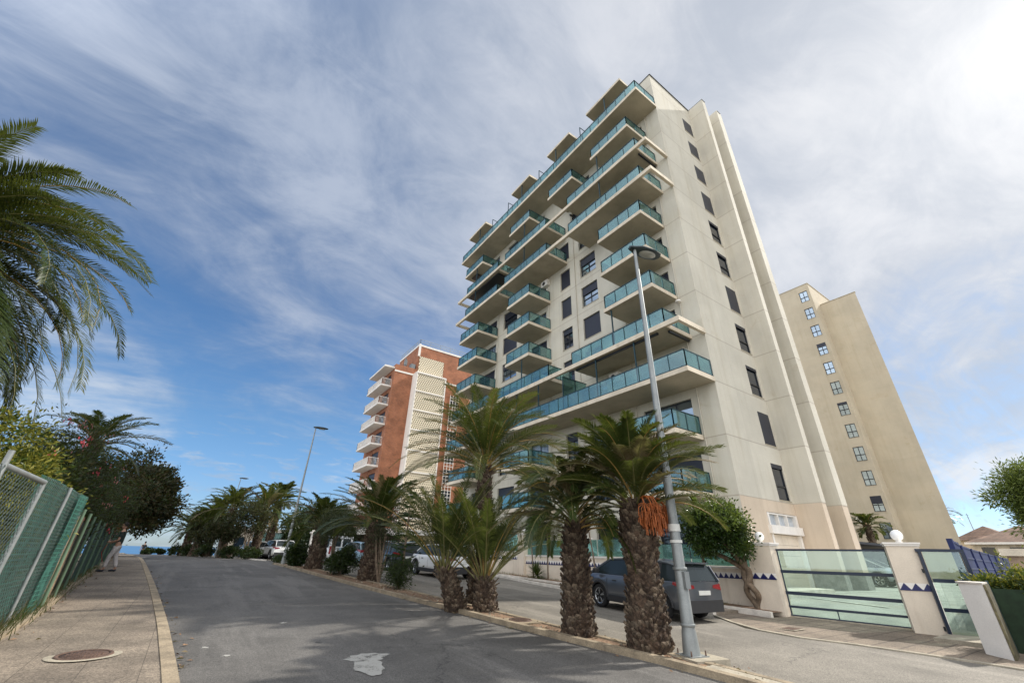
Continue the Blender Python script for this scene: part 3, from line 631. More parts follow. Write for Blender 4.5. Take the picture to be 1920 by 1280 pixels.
for y, k in ((17.1, 2), (28.0, 2), (24.35, 6), (16.3, 9), (36.5, 5), (27.9, 8)):
    mb = MB(); mb.box(XF-.36, XF-.02, y, y+.85, ST(k)+1.75, ST(k)+2.35); so = rel(mb.build('air_conditioner', M['white'], tower), tower)
    mb = MB(); mb.add([(XF-.365, y+.5+.2*math.cos(a*math.pi/8), ST(k)+2.05+.2*math.sin(a*math.pi/8)) for a in range(16)], [tuple(range(16))]); mb.build('fan_grille', M['frame'], so)
for y, k in ((12.22, 4),):
    mb = MB(); mb.lathe((XF-.25, y-.25, SB(k)-.28), [(.001, .05), (.16, .05), (.16, -.05), (.001, -.05)], 12); rel(mb.build('satellite_dish', M['white'], tower), tower)
# rainwater pipes down the facade
for y, za, zb_ in ((16.25, SB(10), -1), (21.0, SB(10), -1), (24.55, SB(9), -1), (12.0, SB(10), -1), (32.9, SB(9), -1)):
    mb = MB(); mb.tube([(XF-.05, y, za), (XF-.05, y, zb_)], .035, 6)
    rel(mb.build('drain_pipe', M['facade'], tower), tower)
# chairs and pots glimpsed on balconies: simple table and parasol on the lowest near balcony
# ---------------------------------------------------------------- beige slab tower behind the first one
M['beige'] = mat_facade('tan render', (0.50, 0.435, 0.325), 0.0, joints=False, streak=0.3)
def add_bands(key, col):
    t = NT.__new__(NT); t.nt = M[key].node_tree
    b = [k for k in t.nt.nodes if k.type == 'BSDF_PRINCIPLED'][0]; src = b.inputs['Base Color'].links[0].from_socket
    tc = t.n('ShaderNodeTexCoord'); sp = t.n('ShaderNodeSeparateXYZ'); t.l(tc.outputs['Object'], sp.inputs[0])
    f = t.m('PINGPONG', t.m('ADD', sp.outputs[2], 0.9), 1.475)
    c = t.mix(t.ramp(f, 0.22, 0.55, 0.16, 0.0), src, col+(1,)); t.l(c, b.inputs['Base Color'])
add_bands('beige', (0.52, 0.43, 0.31))
t2 = thing('apartment_slab', 'plain tan apartment block with one column of square windows, rising behind the balconied tower', 'apartment building', (66.3, 17, -1.2))
X, Yc = 66.3, 17.05
w2 = []
for k in range(13):
    zt = 36.95-2.95*k
    if zt > 1: w2.append((17.42, 18.55, zt-1.75, zt))
mb = MB(); wall_grid(mb, 'x', X, Yc, 30, -1.5, 38.0, w2, 0.12, 1)
mb.quad((X, Yc, -1.5), (75, Yc, -1.5), (75, Yc, 38), (X, Yc, 38)); mb.quad((X, Yc, 38), (75, Yc, 38), (75, 30, 38), (X, 30, 38)); mb.quad((X, 30, -1.5), (X, 30, 38), (75, 30, 38), (75, 30, -1.5))
q_ = [(68.5, 12.55), (80, 14.68), (80, 30), (68.5, 30)]; mb.add([(p_[0], p_[1], zz_) for zz_ in (-1.5, 34.9) for p_ in q_], [(3, 2, 1, 0), (4, 5, 6, 7), (0, 1, 5, 4), (1, 2, 6, 5), (2, 3, 7, 6), (3, 0, 4, 7)])
rel(mb.build('wall', M['beige'], t2), t2)
for i, w in enumerate(w2):
    o = window(t2, 'x', X, 1, *w, 0.12, (0, 0, 0, .3, 0, 0, .18, 0, 0, 0, .5, 0, 0)[i % 13], True, 2, 0.42, fr=.075, sill=True); rel(o, t2)
mb = MB(); mb.box(X-.06, 75, Yc-.06, Yc+.2, 38.01, 38.09); mb.box(68.44, 68.8, 12.5, Yc-.07, 34.91, 34.99); mb.box(X-.06, X+.2, Yc+.2, 30, 38.01, 38.09)
rel(mb.build('coping', M['soffit'], t2), t2)
# ---------------------------------------------------------------- red brick block with pierced screen
M['brick'] = mat_brick('red brick', (0.39, 0.137, 0.060), (0.27, 0.092, 0.043), (0.30, 0.17, 0.11), 1.0, 0.26, 0.085, 0.012, 'wall', 0.9, 0.22)
m_ = bpy.data.materials.new('pierced cream screen blocks'); m_.use_nodes = True; t = NT(m_.node_tree); b = pbsdf(t); tc = t.n('ShaderNodeTexCoord')
sp = t.n('ShaderNodeSeparateXYZ'); t.l(tc.outputs['Object'], sp.inputs[0])
uu = t.m('ADD', sp.outputs[0], sp.outputs[1])
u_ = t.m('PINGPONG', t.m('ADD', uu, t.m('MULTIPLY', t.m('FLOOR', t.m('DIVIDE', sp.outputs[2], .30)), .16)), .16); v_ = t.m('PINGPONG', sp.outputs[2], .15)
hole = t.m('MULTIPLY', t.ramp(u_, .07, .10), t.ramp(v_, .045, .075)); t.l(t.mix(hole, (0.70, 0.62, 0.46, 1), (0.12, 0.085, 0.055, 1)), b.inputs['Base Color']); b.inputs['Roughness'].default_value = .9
bp = t.n('ShaderNodeBump'); bp.invert = True; bp.inputs['Strength'].default_value = .8; bp.inputs['Distance'].default_value = .05; t.l(hole, bp.inputs['Height']); t.l(bp.outputs[0], b.inputs['Normal'])
M['screen'] = m_
bt = thing('brick_apartment_block', 'red brick apartment block with cream pierced screen and small white balconies', 'apartment building', (18.75, 58.2, -.8))
def bp_(mb, name, m_, label=None, parent=None):
    o = mb.build(name, m_, parent or bt, label)
    if parent is None: rel(o, bt)
    return o
GZB = -1.4
hol = [(59.6, 62.6, SBk+.3, SBk+2.3) for SBk in (22.2, 19.27, 16.35, 13.4, 10.45, 7.5, 4.55, 1.6)]
mb = MB(); wall_grid(mb, 'x', 18.75, 58.2, 66.6, GZB, 25.8, hol, .25, 1)
wh = [(28.4, 29.9, 22.9-2.93*k-2.0, 22.9-2.93*k) for k in range(8)]
wall_grid(mb, 'y', 58.2, 18.75, 33, GZB, 25.8, wh, .2, 1)
mb.quad((18.75, 66.6, GZB), (18.75, 66.6, 25.8), (33, 66.6, 25.8), (33, 66.6, GZB)); mb.quad((33, 58.2, GZB), (33, 66.6, GZB), (33, 66.6, 25.8), (33, 58.2, 25.8)); mb.quad((18.75, 58.2, 25.5), (33, 58.2, 25.5), (33, 66.6, 25.5), (18.75, 66.6, 25.5))
mb.box(22.05, 33, 58.203, 66.5, 25.81, 29.9)
bp_(mb, 'wall', M['brick'])
mb = MB(); mb.box(18.69, 33, 58.14, 58.197, 24.6, 24.85); mb.box(22.0, 33.1, 58.15, 66.6, 29.91, 30.2); mb.box(22.0, 22.35, 58.1, 58.2, 28.1, 30.3)
bp_(mb, 'string_course', M['white'])
mb = MB(); mb.box(21.7, 26.5, 56.5, 58.19, GZB, 24.6)
mb.box(22.35, 26.6, 58.06, 58.2, 24.9, 28.1); bp_(mb, 'pierced_screen', M['screen'])
mb = MB(); mb.box(21.62, 21.697, 56.45, 58.19, GZB, 24.65)
for k in range(9):
    z = 24.65-2.93*k; mb.box(21.6, 26.6, 56.42, 56.497, z-.12, z+.06)
mb.box(21.62, 21.8, 56.44, 56.5, GZB, 24.6); mb.box(26.42, 26.58, 56.44, 56.5, GZB, 24.6); mb.box(21.6, 26.6, 56.43, 58.2, 24.66, 24.78)
bp_(mb, 'screen_frame', M['white'])
mb = MB()
for k in range(8):
    z = 22.9-2.93*k
    for q in range(4): mb.box(28.4+.5*q-.03, 28.4+.5*q+.03, 58.1, 58.19, z-2.9, z)
    for q in range(6): mb.box(28.35, 29.95, 58.09, 58.15, z-2.9+.5*q-.03, z-2.9+.5*q+.03)
bp_(mb, 'window_grille', M['white'])
for h in hol:
    o = window(bt, 'x', 18.75, 1, *h, .25, .3, False, 3, 0, name='balcony_door', sill=False); rel(o, bt)
for h in wh:
    o = window(bt, 'y', 58.2, 1, *h, .2, 0, False, 2, .4, sill=False); rel(o, bt)
for z in (22.2, 19.27, 16.35, 13.4, 10.45, 7.5, 4.55, 1.6):
    mb = MB(); mb.box(17.2, 18.74, 58.85, 65.6, z, z+.22); so = bp_(mb, 'balcony', M['white'])
    r_ = MB()
    for a, b in (((17.26, 58.92), (17.26, 65.55)), ((17.26, 58.92), (18.7, 58.92)), ((17.26, 65.55), (18.7, 65.55))):
        r_.beam((*a, z+1.2), (*b, z+1.2), .06, .06); L = math.hypot(b[0]-a[0], b[1]-a[1]); n_ = int(L/.16)
        for k in range(n_+1): q = k/n_; r_.beam((a[0]+(b[0]-a[0])*q, a[1]+(b[1]-a[1])*q, z+.2), (a[0]+(b[0]-a[0])*q, a[1]+(b[1]-a[1])*q, z+1.2), .045, .03)
    r_.build('railing', M['white'], so)
mb = MB(); mb.box(17.2, 18.74, 58.5, 65.8, 25.15, 25.4); bp_(mb, 'canopy', M['white'])
mb = MB()
for a, b in (((22.2, 58.3), (33, 58.3)), ((22.2, 58.3), (22.2, 66.4))):
    for zz in (30.7, 31.15): mb.beam((*a, zz), (*b, zz), .05, .05)
    n_ = 6
    for k in range(n_+1): q = k/n_; mb.beam((a[0]+(b[0]-a[0])*q, a[1]+(b[1]-a[1])*q, 30.2), (a[0]+(b[0]-a[0])*q, a[1]+(b[1]-a[1])*q, 31.15), .05, .05)
bp_(mb, 'roof_railing', M['galv'])
mb = MB()
for x, y, h in ((20.4, 59, 1.6), (20.9, 60, 2.2), (21.3, 61.5, 3.2), (21.5, 63, 2.4), (21.2, 64.5, 2.8), (20.8, 65.5, 1.8)): mb.tube([(x, y, 25.5), (x, y, 25.5+h)], .07, 6); mb.box(x-.15, x+.15, y-.12, y+.12, 25.5+h*.55, 25.5+h*.95)
mb.box(21.2, 21.9, 58.4, 59.1, 25.5, 26.6); bp_(mb, 'antenna_mast', M['galv'])
# ---------------------------------------------------------------- garden wall, pillars with globe lamps, gates
def ggz(y): return gz(y)
def wall_panel(y0, y1, zt, zb_band, label, glass_h=.73, tiles=True, y_glass=None):
    t_ = thing('garden_wall', label, 'wall', (WX, (y0+y1)/2, gz((y0+y1)/2)), group='stepped panels of the cream garden wall')
    T = lambda o: rel(o, t_)
    m1 = MB(); m1.box(WX, WX+.28, y0, y1, gz(y0)-.1, zt-.06); T(m1.build('wall', M['cream_wall'], t_))
    m1 = MB(); m1.box(WX-.03, WX+.31, y0, y1, zt-.06, zt); T(m1.build('coping', M['white'], t_))
    if tiles:
        m1 = MB(); m1.box(WX-.006, WX, y0+.02, y1-.02, zb_band-.035, zb_band+.16); T(m1.build('tile_band', M['white'], t_))
        m1 = MB(); n_ = int((y1-y0)/.20); m1.box(WX-.012, WX-.0062, y0+.02, y1-.02, zb_band-.03, zb_band)
        for k in range(n_):
            a = y0+.03+(y1-y0-.06)*k/n_; m1.add([(WX-.011, a+.01, zb_band), (WX-.011, a+.19, zb_band), (WX-.011, a+.10, zb_band+.145)], [(0, 2, 1)])
        T(m1.build('blue_triangle', M['tile_blue'], t_))
    if glass_h:
        m1 = MB(); ya = y_glass or y0; n_ = max(1, round((y1-ya)/1.9))
        for k in range(n_): m1.box(WX+.12, WX+.135, ya+(y1-ya)*k/n_+.03, ya+(y1-ya)*(k+1)/n_-.03, zt+.02, zt+glass_h)
        T(m1.build('glass_panel', M['glass_wall'], t_))
    return t_
M['glass_wall'] = mat_glass('sea green safety glass', (0.55, 0.78, 0.72), 0.08, 0.28, (0.24, 0.42, 0.38))
wall_panel(8.55, 13.2, -0.16, -0.5, 'cream garden wall panel with blue triangle tiles, between the round tree and the grey car')
wall_panel(13.2, 21.45, 0.06, -0.35, 'long cream garden wall panel with blue triangle tiles and a green glass screen behind the thin yuccas', y_glass=14.0)
wall_panel(22.1, 31.5, 0.25, -0.15, 'far cream garden wall panel with blue triangle tiles behind the trunk cluster', .9)
M['globe'] = mat('white globe glass', (0.85, 0.84, 0.82), 0.25, 0.02, 2, spec=.5)
def pillar(x, y, w, d, zt, label, rz=0, globe=True, tri=False):
    t_ = thing('gate_pillar', label, 'pillar', (x, y, gz(y)-.05), rz, 'cream pillars with a globe lamp on top')
    h = zt-gz(y)+.05; m1 = MB(); m1.box(-w/2, w/2, -d/2, d/2, 0, h); m1.build('shaft', M['cream_wall'], t_)
    m1 = MB(); m1.box(-w/2-.05, w/2+.05, -d/2-.05, d/2+.05, h, h+.045); m1.box(-w/2-.025, w/2+.025, -d/2-.025, d/2+.025, h-.05, h-.001); m1.build('cap', M['white'], t_)
    if tri:
        zz = 1.08; m1 = MB(); m1.box(-w/2-.006, -w/2-.0005, -d/2, d/2, zz-.03, zz+.15); m1.build('tile_band', M['white'], t_)
        m1 = MB(); n_ = 3; m1.box(-w/2-.012, -w/2-.0062, -d/2, d/2, zz-.03, zz)
        for k in range(n_): a = -d/2+d*k/n_; m1.add([(-w/2-.011, a+.01, zz), (-w/2-.011, a+d/n_-.01, zz), (-w/2-.011, a+d/n_/2, zz+.15)], [(0, 2, 1)])
        m1.build('blue_triangle', M['tile_blue'], t_)
    if globe:
        g_ = thing('globe_lamp', 'white globe on '+label.split(', ')[0], 'lamp', (x, y, zt+.045), 0, 'white globe lamps on the pillars')
        m1 = MB(); m1.lathe((0, 0, 0), [(.001, 0), (.08, 0), (.08, .03), (.05, .05), (.05, .10)], 14); m1.build('base', M['white'], g_)
        m1 = MB(); r_ = .145; m1.lathe((0, 0, .045+r_), [(r_*math.sin(a*math.pi/12)+.0005, -r_*math.cos(a*math.pi/12)) for a in range(13)], 24); m1.build('globe', M['globe'], g_)
    return t_
gd = math.atan2(1.0, 2.72)  # gate line leans away from the street line
pillar(16.02, 7.92, .55, .78, .55, 'the cream gate pillar beside the round tree, left of the sliding gate', 0, tri=True)
pillar(16.72, 4.36, .55, .72, .55, 'the cream gate pillar with blue tiles, between the sliding gate and the foot gate', gd, tri=True)
pillar(16.35, 21.75, .6, .62, 1.15, 'the cream wall pillar at the left end of the green glass screen')
pillar(16.6, 17.0, .5, .5, .85, 'the cream wall pillar hidden half behind the slimmer median palm')
# sliding gate
A_, B_ = Vector((16.05, 7.5, 0)), Vector((17.0, 4.72, 0)); L_ = (B_-A_).length
sg = thing('sliding_gate', 'wide navy sliding gate of greenish glass panes with horizontal rails', 'gate', (A_.x, A_.y, 0), math.atan2(B_.y-A_.y, B_.x-A_.x))
M['gate_glass'] = mat_glass('pale green gate glass', (0.80, 0.90, 0.86), 0.05, 0.07, (0.3, 0.42, 0.38))
zl = [(.385, .40), (-.24, -.24), (-.83, -.88), (-1.2, -1.25), (-1.46, -1.54)]
mb = MB()
for i, (a, b) in enumerate(zl): mb.beam((0, 0, a), (L_, 0, b), .06, [.055, .085, .09, .06, .10][i])
mb.beam((.03, 0, -1.46), (.03, 0, .39), .04, .04, up=(1, 0, 0)); mb.beam((L_*.42, 0, -1.22), (L_*.42, 0, -1.5), .03, .03, up=(1, 0, 0))
mb.build('frame', M['navy'], sg); mb = MB()
mb.add([(.03, -.01, -1.42), (L_, -.01, -1.50), (L_, -.01, .38), (.03, -.01, .37), (.03, .0, -1.42), (L_, .0, -1.50), (L_, .0, .38), (.03, .0, .37)], [(3, 2, 1, 0), (4, 5, 6, 7), (0, 1, 5, 4), (2, 3, 7, 6)])
mb.build('glass_panel', M['gate_glass'], sg)
mb = MB(); mb.beam((A_.x, A_.y, gz(7.5)+.03), (B_.x, B_.y, gz(4.7)+.03), .12, .05); mb.build('gate_track', M['concrete'], kind='structure')
# foot gate
pg = thing('foot_gate', 'narrow navy framed foot gate with three glass panes', 'gate', (16.50, 4.02, 0), math.atan2(-.92, .40))
Lg = .98
mb = MB(); mb.beam((0, 0, .40), (Lg, 0, .40), .07, .07); mb.beam((0, 0, -1.6), (Lg, 0, -1.62), .07, .10); mb.beam((.07, 0, -1.6), (.07, 0, .36), .14, .07, up=(1, 0, 0)); mb.beam((Lg-.05, 0, -1.6), (Lg-.05, 0, .36), .12, .07, up=(1, 0, 0))
mb.beam((.14, 0, -.32), (Lg-.1, 0, -.32), .06, .085); mb.beam((.14, 0, -.98), (Lg-.1, 0, -.98), .06, .085); mb.build('frame', M['navy'], pg)
mb = MB(); mb.box(.13, Lg-.1, -.006, .006, -1.56, .38); mb.build('glass_panel', M['gate_glass'], pg)
mb = MB(); mb.box(Lg-.16, Lg-.06, -.06, .06, -.72, -.50); mb.beam((Lg-.11, -.09, -.6), (Lg-.25, -.09, -.6), .02, .02); mb.build('handle', M['galv'], pg)
for zz in (-1.4, -.1): mb = MB(); mb.tube([(0.0, -.05, zz-.05), (0, -.05, zz+.05)], .022, 8); mb.build('hinge', M['frame'], pg)
mb = MB(); mb.box(15.3, 17.2, 2.95, 4.0, gz(3)-.1, gz(3.6)+.10); mb.build('doorstep', M['concrete'], kind='structure')
# white end wall and neighbour's boundary
nw = thing('white_boundary_wall', 'short thick white wall ending beside the foot gate', 'wall', (14.2, 2.75, gz(2.7)))
mb = MB(); vs = [(14.02, 2.52, -1.75), (14.40, 2.98, -1.75), (14.9, 3.02, -1.75), (14.9, 2.62, -1.75)]; zt = -.30
mb.add(vs+[(a, b, zt) for a, b, c in vs], [(0, 1, 2, 3), (7, 6, 5, 4), (4, 5, 1, 0), (5, 6, 2, 1), (6, 7, 3, 2), (7, 4, 0, 3)]); rel(mb.build('wall', M['white'], nw), nw)
mb = MB(); mb.add([(13.99, 2.51, zt), (14.39, 3.01, zt), (14.93, 3.05, zt), (14.93, 2.59, zt), (13.99, 2.51, zt+.03), (14.39, 3.01, zt+.03), (14.93, 3.05, zt+.03), (14.93, 2.59, zt+.03)], [(0, 1, 2, 3), (7, 6, 5, 4), (4, 5, 1, 0), (5, 6, 2, 1), (6, 7, 3, 2), (7, 4, 0, 3)]); rel(mb.build('coping', M['kerb_white'], nw), nw)
mb = MB(); mb.add([(14.03, 2.515, -1.75), (14.9, 2.60, -1.75), (14.9, 2.57, -1.75), (14.06, 2.48, -1.75), (14.03, 2.515, -.31), (14.9, 2.60, -.31), (14.9, 2.57, -.31), (14.06, 2.48, -.31)], [(0, 1, 2, 3), (7, 6, 5, 4), (3, 2, 6, 7), (2, 1, 5, 6), (0, 3, 7, 4)]); rel(mb.build('side_render', mat('mossy brown render', (0.10, 0.085, 0.045), .95, .35, 4, .3, 30, .6, 20), nw), nw)
bf = thing('blue_mesh_fence', 'bright blue steel fence on a low wall to the right of the foot gate', 'fence', (17.5, 3.42, -.4))
mb = MB(); P_ = [Vector((17.5, 3.42, 0)), Vector((19.6, 3.66, 0)), Vector((22.5, 3.98, 0)), Vector((26, 4.38, 0)), Vector((30, 4.8, 0)), Vector((34.5, 5.3, 0)), Vector((40, 5.85, 0)), Vector((47, 6.5, 0))]
tops = [.72, .62, .60, .60, .60, .60, .60, .60]
for p, zt in zip(P_, tops):
    o = MB(); o.beam((p.x, p.y, -.38), (p.x, p.y, zt), .12, .12, up=(1, 0, 0)); rel(o.build('post', M['blue'], bf), bf)
rl = MB()
for i in range(len(P_)-1):
    a, b = P_[i], P_[i+1]
    for f in (0, .33, .66, 1):
        za = -.32+(tops[i]+.30)*f; zb_ = -.32+(tops[i+1]+.30)*f; rl.beam((a.x, a.y, za), (b.x, b.y, zb_), .05, .045)
    n_ = int((b-a).length/.11)
    for k in range(n_):
        q = k/n_; p = a.lerp(b, q); rl.beam((p.x, p.y, -.32), (p.x, p.y, tops[i]-.03), .012, .055, up=(1, 0, 0))
rel(rl.build('mesh_panel', M['blue'], bf), bf)
mb = MB(); a, b = P_[0], P_[-1]; mb.beam((a.x-.1, a.y, -.95), (b.x, b.y, -.95), .22, 1.1); rel(mb.build('low_wall', M['white'], bf), bf)
bw = thing('brown_wall', 'brown rendered garden wall with a pale coping at the right edge', 'wall', (21, 2.9, -1.3))
mb = MB(); mb.box(21, 21.3, -5, 2.95, -1.5, .36); rel(mb.build('wall', mat('brown render', (0.30, 0.22, 0.155), .9, .2, 2, .15, 40, .5, 20), bw), bw)
mb = MB(); mb.box(20.9, 21.4, -5, 3.05, .36, .56); rel(mb.build('coping', M['fascia'], bw), bw)
gm = thing('green_mesh_fence', 'dark green mesh fence below the clipped hedge at the right edge', 'fence', (15.3, 2.3, -1.6))
mb = MB()
for y in (2.66, 1.2, 0, -1.4):
    mb = MB(); mb.beam((15.35+(2.35-y)*.05, y, -1.66), (15.35+(2.35-y)*.05, y, -.25), .05, .05, up=(1, 0, 0)); rel(mb.build('post', M['rail'], gm), gm)
mb = MB(); mb.quad((15.34, 2.70, -1.62), (15.56, -1.4, -1.70), (15.56, -1.4, -.42), (15.34, 2.70, -.40)); rel(mb.build('screen', mat('dark green shade net', (0.012, 0.028, 0.012), .9, .3, 6), gm), gm)
# carport
cp = thing('carport', 'dark flat carport roof on steel posts in the forecourt', 'carport', (38, 11, -1.1))
mb = MB(); mb.add([(33.8, 11.8, 1.28), (40, 10.4, 1.10), (47, 12.8, 1.1), (41, 18.5, 1.28), (33.8, 11.8, 1.42), (40, 10.4, 1.24), (47, 12.8, 1.24), (41, 18.5, 1.42)], [(3, 2, 1, 0), (4, 5, 6, 7), (0, 1, 5, 4), (1, 2, 6, 5), (2, 3, 7, 6), (3, 0, 4, 7)]); rel(mb.build('roof', mat('dark carport sheet', (0.05, 0.05, 0.055), .6), cp), cp)
for x, y in ((34.3, 12.1), (40.2, 10.9), (46.2, 12.9), (41, 17.7)):
    mb = MB(); mb.beam((x, y, -1.12), (x, y, 1.2), .09, .09, up=(1, 0, 0)); rel(mb.build('post', M['rail'], cp), cp)
mb = MB(); mb.box(38.6, 38.9, 10.9, 22, -1.2, 1.02); tag(mb.build('yard_wall', mat('wall with painted shade', (0.05, 0.05, 0.05), .9)), 'wall coloured dark as shade, closing the back of the carport', 'wall')  # shade at the back of the carport put into this wall's colour
# tiled house on the right
hs = thing('tiled_house', 'low beige house with a brown tiled hip roof beyond the blue fence', 'house', (70, 9.5, -1.2))
M['roof_tile'] = mat_brick('weathered roof tiles', (0.20, 0.13, 0.095), (0.15, 0.10, 0.075), (0.09, 0.06, 0.05), 1, .5, .35, .02, 'wall', .9, .25)
mb = MB(); mb.box(70, 79, 5.2, 12.0, -1.3, 2.3); rel(mb.build('wall', M['fascia'], hs), hs)
mb = MB(); e = .5; z = 2.3
mb.add([(70-e, 5.2-e, z), (79+e, 5.2-e, z), (79+e, 12+e, z), (70-e, 12+e, z), (73, 8.3, z+1.9), (76.5, 8.3, z+1.9), (70-e, 5.2-e, z+.18), (79+e, 5.2-e, z+.18), (79+e, 12+e, z+.18), (70-e, 12+e, z+.18)], [(0, 1, 7, 6), (1, 2, 8, 7), (2, 3, 9, 8), (3, 0, 6, 9), (6, 7, 5, 4), (7, 8, 5), (8, 9, 4, 5), (9, 6, 4), (3, 2, 1, 0)])
rel(mb.build('roof', M['roof_tile'], hs), hs)
mb = MB(); mb.box(69.45, 69.5, 4.7, 12.5, 2.27, 2.47); rel(mb.build('gutter', M['white'], hs), hs)
for y in (6.1, 8.3, 10.4):
    mb = MB(); mb.box(69.95, 70.02, y, y+1.0, .8, 2.0); rel(mb.build('window', M['pane'], hs), hs)
h2 = thing('tiled_house', 'second brown roofed house partly hidden behind the first, nearer the tan block', 'house', (84, 14.5, -1.2))
mb = MB(); mb.box(84, 92, 10.5, 15.6, -1.3, 3.2); rel(mb.build('wall', M['fascia'], h2), h2)
mb = MB(); mb.add([(83.4, 10, 3.2), (92.6, 10, 3.2), (92.6, 16.2, 3.2), (83.4, 16.2, 3.2), (86, 13, 5.0), (90, 13, 5.0)], [(3, 2, 1, 0), (0, 1, 5, 4), (1, 2, 5), (2, 3, 4, 5), (3, 0, 4)]); rel(mb.build('roof', M['roof_tile'], h2), h2)
mb = MB(); mb.tube([(86, 14, 4.2), (86, 14, 6.6)], .04, 5); mb.beam((85.2, 14, 6.4), (86.9, 14, 6.4), .04, .04); mb.beam((85.5, 14, 6.1), (86.6, 14, 6.1), .04, .04); rel(mb.build('antenna', M['galv'], h2), h2)
# low buildings and boundary along the far right side of the street
lb = thing('service_building', 'low dark building with a white flat roof in front of the brick block', 'building', (16.5, 48, -.8))
mb = MB(); mb.box(14.2, 21, 41, 55.6, -1, 1.5); rel(mb.build('wall', mat('dark brown boarding', (0.10, 0.065, 0.05), .8, .3, 2), lb), lb)
mb = MB(); mb.box(13.6, 21.4, 40.2, 56, 1.5, 1.95); rel(mb.build('roof', M['white'], lb), lb)
mb = MB(); mb.box(14.15, 14.2, 42, 44.5, -.8, 1.2); mb.box(14.15, 14.2, 47, 52, -.8, 1.2); rel(mb.build('shutter', M['plinth'], lb), lb)
kb = thing('kiosk', 'small yellowish cabin behind the dark car', 'building', (15, 37, -.8))
mb = MB(); mb.box(15.3, 17.6, 36.5, 38.6, -1, 1.35); rel(mb.build('wall', mat('yellow render', (0.62, 0.52, 0.30), .9), kb), kb)
mb = MB(); mb.box(14.6, 18.2, 35.8, 39.2, 1.35, 1.6); rel(mb.build('roof', M['white'], kb), kb)
fw = thing('railing_fence', 'dark bar fence along the far right walk before the brick block', 'fence', (13.2, 38, -.8))
mb = MB()
for k in range(130):
    y = 32.5+k*.16; x = 15.9-(y-32.5)*.13; mb.beam((x, y, gz(y)+.1), (x, y, gz(y)+1.75), .03, .03, up=(1, 0, 0))
rel(mb.build('bar', M['frame'], fw, kind='stuff'), fw)
mb = MB(); mb.beam((15.9, 32.5, .85), (13.2, 53, .9), .05, .05); mb.beam((15.9, 32.5, -.55), (13.2, 53, -.5), .08, .3); rel(mb.build('rail', M['frame'], fw), fw)
wp = thing('gate_post', 'white painted gate post by the far kerb, left of the van', 'pillar', (9.4, 44.1, -.75))
mb = MB(); mb.box(-.28, .28, -.28, .28, 0, 2.1); mb.build('shaft', M['white'], wp); mb = MB(); mb.box(-.38, .38, -.38, .38, 2.1, 2.25); mb.box(-.25, .25, -.25, .25, 2.25, 2.4); mb.build('cap', M['white'], wp)
hb = thing('container', 'pale turquoise container standing beyond the two far white cars', 'container', (7.2, 52, -.78))
mb = MB(); mb.box(-1.6, 1.9, 0, 2.4, 0.1, 2.3); 
for k in range(18): mb.box(-1.6+.2*k, -1.6+.2*k+.1, -.03, 0, .15, 2.25)
mb.build('body', mat('pale turquoise sheet', (0.30, 0.50, 0.50), .6), hb); mb = MB(); mb.box(-1.65, 1.95, -.06, 2.45, 2.3, 2.42); mb.build('roof', M['white'], hb)
vl = thing('beige_villa', 'small beige villa at the far end of the street between palms', 'house', (6.4, 62, -.8))
mb = MB(); mb.box(3.6, 9.6, 62, 68, -2, 2.0); rel(mb.build('wall', M['cream_wall'], vl), vl); mb = MB(); mb.box(3.3, 9.9, 61.6, 68.4, 2.0, 2.2); rel(mb.build('roof', M['white'], vl), vl)
mb = MB(); mb.box(4.6, 5.6, 61.96, 62.02, 0, 1.2); mb.box(7.0, 8.0, 61.96, 62.02, 0, 1.2); rel(mb.build('window', M['pane'], vl), vl)
# ---------------------------------------------------------------- left fences
M['wire'] = mat('grey green wire', (0.06, 0.085, 0.075), .6, .2, 3)
def chain(mb, ya, yb, xa, xb, z0a, z0b, z1, s=.115, w=.0065):
    """diamond wire mesh between two posts"""
    L = yb-ya; H = z1-min(z0a, z0b); n = int((L+H)/s)
    for dr in (1, -1):
        for k in range(-int(H/s)-1, int(L/s)+int(H/s)+2):
            y0 = ya+k*s; pts = []
            # line z = zb + dr*(y-y0)
            t0 = max(ya, y0 if dr > 0 else y0-H); t1 = min(yb, y0+H if dr > 0 else y0)
            if t1-t0 < .03: continue
            zb_ = min(z0a, z0b)
            f = lambda y: zb_+(y-y0) if dr > 0 else zb_+(y0-y)
            g = lambda y: xa+(xb-xa)*(y-ya)/L
            mb.beam((g(t0), t0, f(t0)), (g(t1), t1, f(t1)), w, w)
cf = thing('chain_link_fence', 'tall wire mesh fence on pale steel posts along the left pavement, nearest the camera', 'fence', (-1.85, 8, gz(8)))
FX = lambda y: interp(FE, y)-.02
ps = [5.6, 8.04, 9.7]; ztp = .86
for y in ps:
    mb = MB(); mb.tube([(FX(y), y, gz(y)-.1), (FX(y), y, ztp+(.18 if y == 8.04 else 0))], .033, 10); rel(mb.build('post', M['galv'], cf), cf)
for a, b in ((8.04, 9.7), (5.6, 7.7)):
    mb = MB(); mb.tube([(FX(a), a, ztp), (FX(b), b, ztp-.02)], .036, 10); rel(mb.build('rail', M['galv'], cf), cf)
mb = MB(); chain(mb, 5.6, 9.7, FX(5.6), FX(9.7), gz(7)+.05, gz(7)+.05, ztp); rel(mb.build('wire_mesh', M['wire'], cf), cf)
gf_ = thing('netted_fence', 'wire mesh fence covered with turquoise green shade netting beside the left pavement', 'fence', (-2, 11.5, gz(11)))
m_ = bpy.data.materials.new('turquoise shade netting'); m_.use_nodes = True; t = NT(m_.node_tree); b = pbsdf(t); tc = t.n('ShaderNodeTexCoord'); o_ = [k for k in t.nt.nodes if k.type == 'OUTPUT_MATERIAL'][0]
sp = t.n('ShaderNodeSeparateXYZ'); t.l(tc.outputs['Object'], sp.inputs[0])
